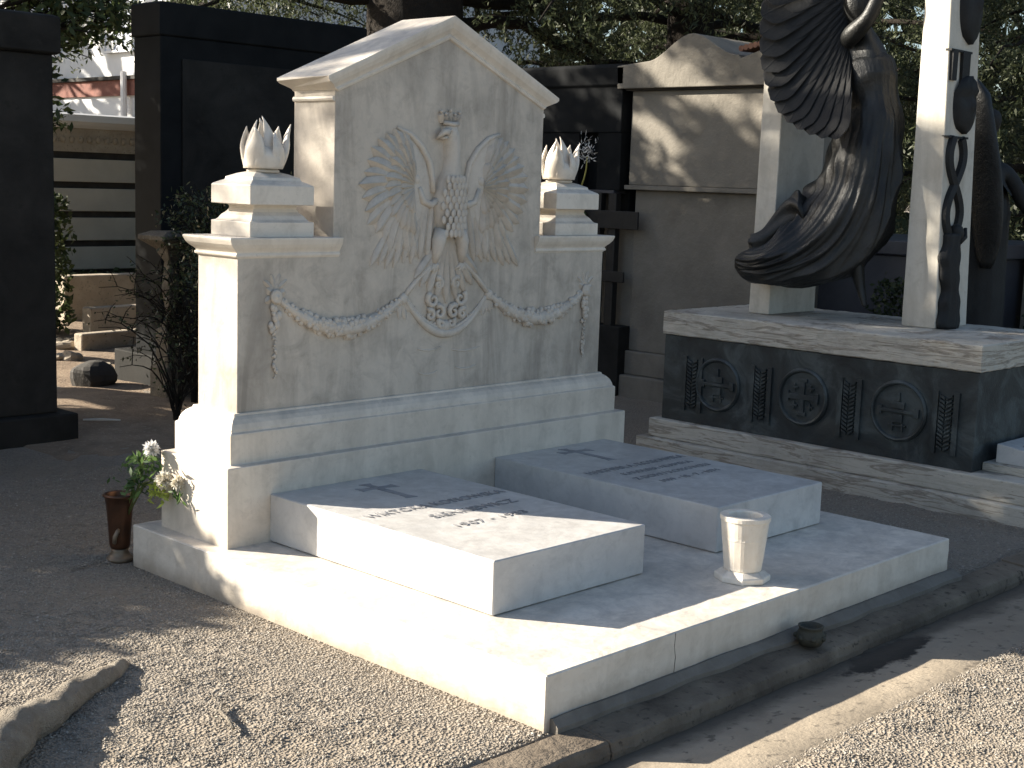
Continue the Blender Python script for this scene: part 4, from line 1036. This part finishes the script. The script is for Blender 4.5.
# stone pedestal with a broken urn
t = thing('urn_pedestal', (2.62, 6.15, 0), 'dark weathered stone pedestal with a wide cap beside the shrub', 'pedestal')
MB().rings(2.47, 2.62, 6.05, 6.22, [(.03, -.02), (.03, .22), (0, .25), (0, .50), (-.03, .52), (-.055, .60), (-.03, .8), (-.045, 1.0), (-.01, 1.06), (.0, 1.09)]).build('shaft', M['urnstone'], t, bevel=.008)
MB().rings(2.47, 2.62, 6.05, 6.22, [(.0, 1.0905), (.05, 1.13), (.09, 1.16), (.09, 1.19), (.02, 1.22)]).build('cap', M['urnstone'], t, bevel=.006)
o = MB().box(2.72, 3.1, 5.62, 5.95, -.02, .33).build('stone_block', M['darkstone'], None, bevel=.015)
tag(o, 'squared dark stone block half hidden by the shrub', 'stone')
rk = MB(); rk.ball((2.36, 6.92, .07), (.17, .14, .13), 12, 9)
rk.v = [(x + .05 * nz(x * 4, y * 4 + z, 1.7, 1), y + .05 * nz(y * 4, z * 4, 1.7, 2), z + .05 * nz(x * 4, z * 4, 1.7, 3)) for x, y, z in rk.v]
tag(rk.build('boulder', M['darkstone']), 'small dark rock on the sunlit soil in the gap', 'rock')
rr2 = random.Random(31)
for i in range(14):
    x, y, q = rr2.uniform(2.5, 4.3), rr2.uniform(6.9, 9.2), rr2.uniform(.035, .11)
    k_ = MB(); k_.ball((x, y, q * .35), (q * rr2.uniform(.8, 1.4), q, q * rr2.uniform(.5, .8)), 9, 7)
    k_.v = [(a + q * .45 * nz(a * 6 + i, b * 6 + c, 1.9, 1), b + q * .45 * nz(b * 6, c * 6 + i, 1.9, 2), c + q * .4 * nz(a * 6, c * 6, 1.9, 3 + i)) for a, b, c in k_.v]
    tag(k_.build('broken_stone', M['sandstone'] if i % 3 else M['darkstone']), 'small broken stone strewn on the soil of the sunny gap', 'stone', 'broken stones strewn in the gap')
o = MB().tube([(1.47, 5.47, .03), (1.57, 5.41, .03), (1.66, 5.33, .028)], [.006, .009, .006], 6).build('stick', M['whitebit'])
tag(o, 'thin pale stick lying on the dark ground left', 'stick')
# low grave kerbs in the sunny gap
for (x, y, sx, sy_, h, rz, lab) in ((3.75, 8.9, .75, .12, .16, .15, 'nearest low sandstone kerb beyond the rock in the gap'), (4.35, 9.75, .8, .14, .30, .1, 'raised sandstone step in the sunny gap, before the planting'), (5.0, 9.2, .5, .45, .42, .2, 'tilted sandstone block next to the pedestal in the gap'), (5.3, 11.2, 1.5, .2, .5, .05, 'long far sandstone kerb below the banded mausoleum')):
    o = MB().box(-sx / 2 * 1.3, sx / 2 * 1.3, -sy_ / 2, sy_ / 2, -.03, h).build('stone_kerb', M['sandstone'], None, bevel=.015); o.location = (x, y, 0); o.rotation_euler = (0, 0, rz)
    tag(o, lab, 'kerb stone', 'low stones in the sunny gap')

# ------------------------------------------------------------------ vegetation
def hedge(name, label, boxes, n, mat, ls=.04):
    P = []
    for (x0, x1, y0, y1, z0, z1, k_) in boxes:
        m = int(n * k_); p = np.column_stack([RNG.uniform(x0, x1, m), RNG.uniform(y0, y1, m), RNG.uniform(z0, z1, m)])
        # push towards the shell
        f = RNG.random(m) < .6; ax = RNG.integers(0, 3, m)
        for a, (lo, hi) in enumerate(((x0, x1), (y0, y1), (z0, z1))):
            s_ = f & (ax == a); p[s_, a] = np.where(RNG.random(s_.sum()) < .5, lo, hi) + RNG.normal(0, .03, s_.sum())
        P.append(p)
    P = np.concatenate(P)
    o = quad_cloud(name, mat, *blades(P, rand_dirs(len(P), .2), RNG.uniform(.7, 1.4, len(P)) * ls, RNG.uniform(.5, .8, len(P)) * ls))
    tag(o, label, 'hedge'); return o
hedge('hedge', 'unseen hedge added left of the black granite tomb to cast soft shade', [(-5.2, -.98, 5.2, 6.1, .05, 1.93, 1)], 34000, M['hedge'], .10)  # added out of view so the shade on the gravel ends softly
hedge('hedge', 'low clipped dark hedge behind the right pillar', [(6.3, 7.6, .3, 1.35, .05, .95, 1)], 9000, M['hedge'], .045)
hedge('hedge', 'dark leafy bush by the low polished tomb', [(5.9, 6.25, 1.75, 2.3, .05, 1.02, 1)], 3500, M['hedge'], .04)
hedge('hedge', 'dark planting bed before the banded mausoleum', [(4.6, 7.4, 11.6, 12.9, 0, .38, 1)], 5000, M['hedge'], .07)
hedge('hedge', 'round sunlit shrub in front of the banded wall, by the black tomb', [(3.2, 3.85, 10.0, 10.6, .1, 1.35, 1)], 3000, M['leaf'], .08)

def shrub(label, loc, h, spread, ns, leaf_n, mat, seed, lsz=.035):
    R = random.Random(seed); t = thing('shrub', loc, label, 'shrub'); mb = MB(); LP = []; LD = []
    for i in range(ns):
        a = R.uniform(0, 2 * PI); s_ = spread * R.uniform(.3, 1); hh = h * R.uniform(.5, 1); pts = []
        for j in range(9):
            q = j / 8; pts.append(Vector((loc[0] + math.cos(a) * s_ * q ** 1.5 + R.uniform(-.015, .015), loc[1] + math.sin(a) * s_ * q ** 1.5 + R.uniform(-.015, .015), hh * math.sin(q * 1.75) / math.sin(1.75) if q > 0 else 0)))
        mb.tube(pts, [.009 * (1 - .75 * j / 8) for j in range(9)], 5)
        for _ in range(leaf_n):
            q = R.uniform(.25, 1); k_ = min(7, int(q * 8)); p = pts[k_].lerp(pts[k_ + 1], q * 8 - k_)
            LP.append((p.x + R.gauss(0, .035), p.y + R.gauss(0, .035), max(.02, p.z + R.gauss(0, .035)))); 
        for _ in range(3):
            k_ = R.randint(3, 7); p = pts[k_]; e = p + Vector((R.uniform(-.2, .2), R.uniform(-.2, .2), R.uniform(-.05, .2))); mb.tube([p, p.lerp(e, .5) + Vector((0, 0, .02)), e], [.004, .003, .002], 4)
            for _ in range(5): q = p.lerp(e, R.random()); LP.append((q.x + R.gauss(0, .02), q.y + R.gauss(0, .02), q.z))
    mb.build('branch', M['bark'], t); P = np.array(LP)
    quad_cloud('foliage', mat, *blades(P, rand_dirs(len(P), .3), RNG.uniform(.7, 1.5, len(P)) * lsz, RNG.uniform(.4, .6, len(P)) * lsz), parent=t)
    return t
shrub('dark twiggy glossy shrub close behind the left end of the headstone', (2.62, 5.45, 0), 1.5, .62, 110, 90, M['shrubleaf'], 5)
shrub('low tangled twiggy shrub in front of the weathered pedestal', (2.5, 5.75, 0), .95, .8, 34, 10, M['shrubleaf'], 18, .03)
shrub('sparse arching bare branched shrub beside the black tomb gap', (2.0, 5.2, 0), .7, .75, 16, 6, M['shrubleaf'], 8, .03)

def tree(label, base, h, r0_, crown, mat, seed, branches, strands, blade, name='cedar_tree', zmin=2.6, lean=(0, 0), droop=.35, group=None, clear=None):
    """trunk with limbs (one mesh) and a crown of hanging sprays (one mesh)"""
    R = random.Random(seed); t = thing(name, base, label, 'tree', group); mb = MB(); x, y, _ = base
    tp = []; tr_ = []
    for j in range(14):
        q = j / 13; tp.append((x + lean[0] * q + .08 * math.sin(q * 5 + seed), y + lean[1] * q + .08 * math.cos(q * 4 + seed), h * q - .1)); tr_.append(r0_ * ((1 - q) ** .8 * .95 + .05) * (1 + .35 * math.exp(-q * 14)))
    mb.tube(tp, tr_, 18)
    mb.v = [(a + .05 * r0_ * nz(math.atan2(b - y, a - x) * 3, c * .5, 1, 2), b + .05 * r0_ * nz(math.atan2(b - y, a - x) * 3, c * .5, 1, 3), c) for a, b, c in mb.v]
    P = []; D = []
    for i in range(branches):
        z = R.uniform(zmin, h * .95); q = z / h; a = R.uniform(0, 2 * PI) if clear is None else clear + R.uniform(1.0, 2 * PI - 1.0); L = crown * (1 - .55 * max(0, q - .3)) * R.uniform(.55, 1.05)
        bx, by = x + lean[0] * q, y + lean[1] * q; pts = []
        for j in range(8):
            s_ = j / 7; pts.append(Vector((bx + math.cos(a + .25 * s_) * L * s_, by + math.sin(a + .25 * s_) * L * s_, z + .25 * L * s_ - droop * L * s_ * s_ + R.uniform(-.06, .06))))
        mb.tube(pts, [max(.008, r0_ * .16 * (1 - .9 * j / 7)) for j in range(8)], 6)
        for _ in range(strands):
            s_ = R.uniform(.25, 1) ** .7; k_ = min(6, int(s_ * 7)); p = pts[k_].lerp(pts[k_ + 1], s_ * 7 - k_)
            p = p + Vector((R.gauss(0, .28), R.gauss(0, .28), R.gauss(0, .1))); ln = R.uniform(.12, .42); sw = Vector((R.gauss(0, .55), R.gauss(0, .55), -.75)).normalized()
            for m in range(int(blade * 1.4)):
                f = m / blade; c = p + sw * ln * f; P.append((c.x + R.gauss(0, .028), c.y + R.gauss(0, .028), c.z + R.gauss(0, .028))); D.append(sw)
    mb.build('trunk', M['bark'], t, smooth=True)
    P = np.array(P); D = np.array([tuple(d) for d in D]); D = unit(D * .6 + .75 * RNG.normal(size=D.shape))
    quad_cloud('crown', mat, *blades(P, D, RNG.uniform(.045, .09, len(P)), RNG.uniform(.014, .030, len(P))), parent=t)
    return t
tree('huge dark cedar trunk with hanging sprays behind the gable', (6.35, 7.75, 0), 13, .60, 4.2, M['cedar'], 3, 80, 60, 18, zmin=2.9, clear=math.atan2(-10.44, -9.35))
tree('cedar with drooping sunlit sprays behind the grey stone tomb', (9.8, 7.0, 0), 11, .35, 4.0, M['cedar'], 9, 90, 70, 18, zmin=2.0)
tree('dense dark cedar beyond the right pillar and statue', (10.8, 2.6, 0), 10, .32, 3.8, M['cedar'], 14, 90, 60, 18, zmin=1.2)
tree('cedar farther back between the other cedars', (14.5, 8.5, 0), 12, .35, 4.5, M['cedar'], 21, 80, 44, 15, zmin=1.5)
tree('cedar with light between its sprays behind the black mausoleum', (6.6, 12.2, 0), 10, .30, 3.4, M['cedar'], 33, 60, 40, 15, zmin=3.2)

def broadleaf(label, base, h, r0_, mat, seed, clumps, per, lsz, rad=.55, name='leafy_tree'):
    R = random.Random(seed); t = thing(name, base, label, 'tree'); mb = MB(); x, y, _ = base
    mb.tube([(x, y, -.1), (x + .05, y, h * .4), (x - .03, y + .05, h * .8), (x, y, h)], [r0_ * 1.2, r0_, r0_ * .6, r0_ * .2], 12)
    P = []
    for (cx_, cy_, cz_, cr) in clumps:
        z0 = min(h * .85, max(h * .3, cz_ - .8)); s_ = Vector((x, y, z0)); e = Vector((cx_, cy_, cz_))
        mid = s_.lerp(e, .5) + Vector((0, 0, .25)); mb.tube([s_, mid, e], [r0_ * .3, r0_ * .18, r0_ * .06], 6)
        m = int(per * cr ** 2 / rad ** 2)
        d = rand_dirs(m) * (RNG.random((m, 1)) ** .45) * cr; d[:, 2] *= .7
        P.append(np.array([(cx_, cy_, cz_)]) + d)
        for _ in range(6):
            q = e + Vector((R.gauss(0, cr * .5), R.gauss(0, cr * .5), R.gauss(0, cr * .35))); mb.tube([mid.lerp(e, .6), q], [r0_ * .07, r0_ * .03], 5)
    mb.build('trunk', M['bark'], t, smooth=True); P = np.concatenate(P)
    quad_cloud('crown', mat, *blades(P, rand_dirs(len(P), -.4), RNG.uniform(.7, 1.4, len(P)) * lsz, RNG.uniform(.4, .6, len(P)) * lsz), parent=t)
    return t
R_ = random.Random(77)
# tree whose low boughs hang in the gap
cl = [(3.3 + R_.uniform(-.45, .35), 8.6 + R_.uniform(-.4, .4), 3.0 + R_.uniform(-.25, .4), R_.uniform(.2, .34)) for _ in range(14)] + [(2.7 + R_.uniform(-.8, .5), 8.9 + R_.uniform(-.5, .5), 3.3 + R_.uniform(-.2, .9), R_.uniform(.4, .6)) for _ in range(12)] + [(2.72, 8.3, 2.45, .2), (2.75, 8.35, 2.15, .2), (2.80, 8.3, 2.0, .14)]
broadleaf('dark leafy tree hanging over the gap between the black tombs', (2.2, 9.4, 0), 4.2, .12, M['leaf'], 5, cl, 420, .09)
# shade tree outside the frame on the left
cl = []
for _ in range(62):
    cl.append((R_.uniform(-2.4, .9), 10.2 + R_.uniform(-1.0, 1.0), R_.uniform(3.3, 5.75), R_.uniform(.4, .65)))
for _ in range(20): cl.append((R_.uniform(-2.3, .6), 10.2 + R_.uniform(-.8, .8), R_.uniform(5.9, 7.4), R_.uniform(.25, .4)))
for _ in range(17): cl.append((R_.uniform(.7, 2.3), 10.0 + R_.uniform(-.6, .6), R_.uniform(4.7, 6.6), R_.uniform(.22, .40)))
for _ in range(16): cl.append((R_.uniform(-1.9, .6), 10.2 + R_.uniform(-.4, .4), R_.uniform(2.1, 3.3), R_.uniform(.3, .45)))
for _ in range(5): cl.append((R_.uniform(-3.4, -2.5), 10.2 + R_.uniform(-.6, .6), R_.uniform(4.4, 6.2), R_.uniform(.25, .4)))
broadleaf('broad leafy shade tree left behind the black tombs', (-.6, 10.6, 0), 7, .25, M['leaf'], 6, cl, 560, .12)
cl = []
for _ in range(27): cl.append((R_.uniform(-4.8, -3.7), 10.0 + R_.gauss(0, .4), R_.uniform(5.3, 7.5), R_.uniform(.16, .32)))
broadleaf('slender leafy tree farther left behind the black tomb', (-4.3, 10.2, 0), 7.2, .14, M['leaf'], 7, cl, 520, .09)
# the far wood that closes the view
n = 16000; a = RNG.uniform(math.radians(-20), math.radians(78), n); rr_ = RNG.uniform(30, 38, n)
P = np.column_stack([-3 + rr_ * np.cos(a), -2.7 + rr_ * np.sin(a), RNG.uniform(-.2, 11, n) * RNG.uniform(.75, 1, n)])
keep = ~((P[:, 0] > 9.5) & (P[:, 0] < 19) & (P[:, 1] > 16) & (P[:, 1] < 28)); P = P[keep]; n = len(P)
tag(quad_cloud('far_woods', M['cedar'], *blades(P, rand_dirs(n, -.2), RNG.uniform(.5, 1.2, n), RNG.uniform(.3, .7, n))), 'dark far wood closing the view behind the tombs', 'woods', kind='stuff')
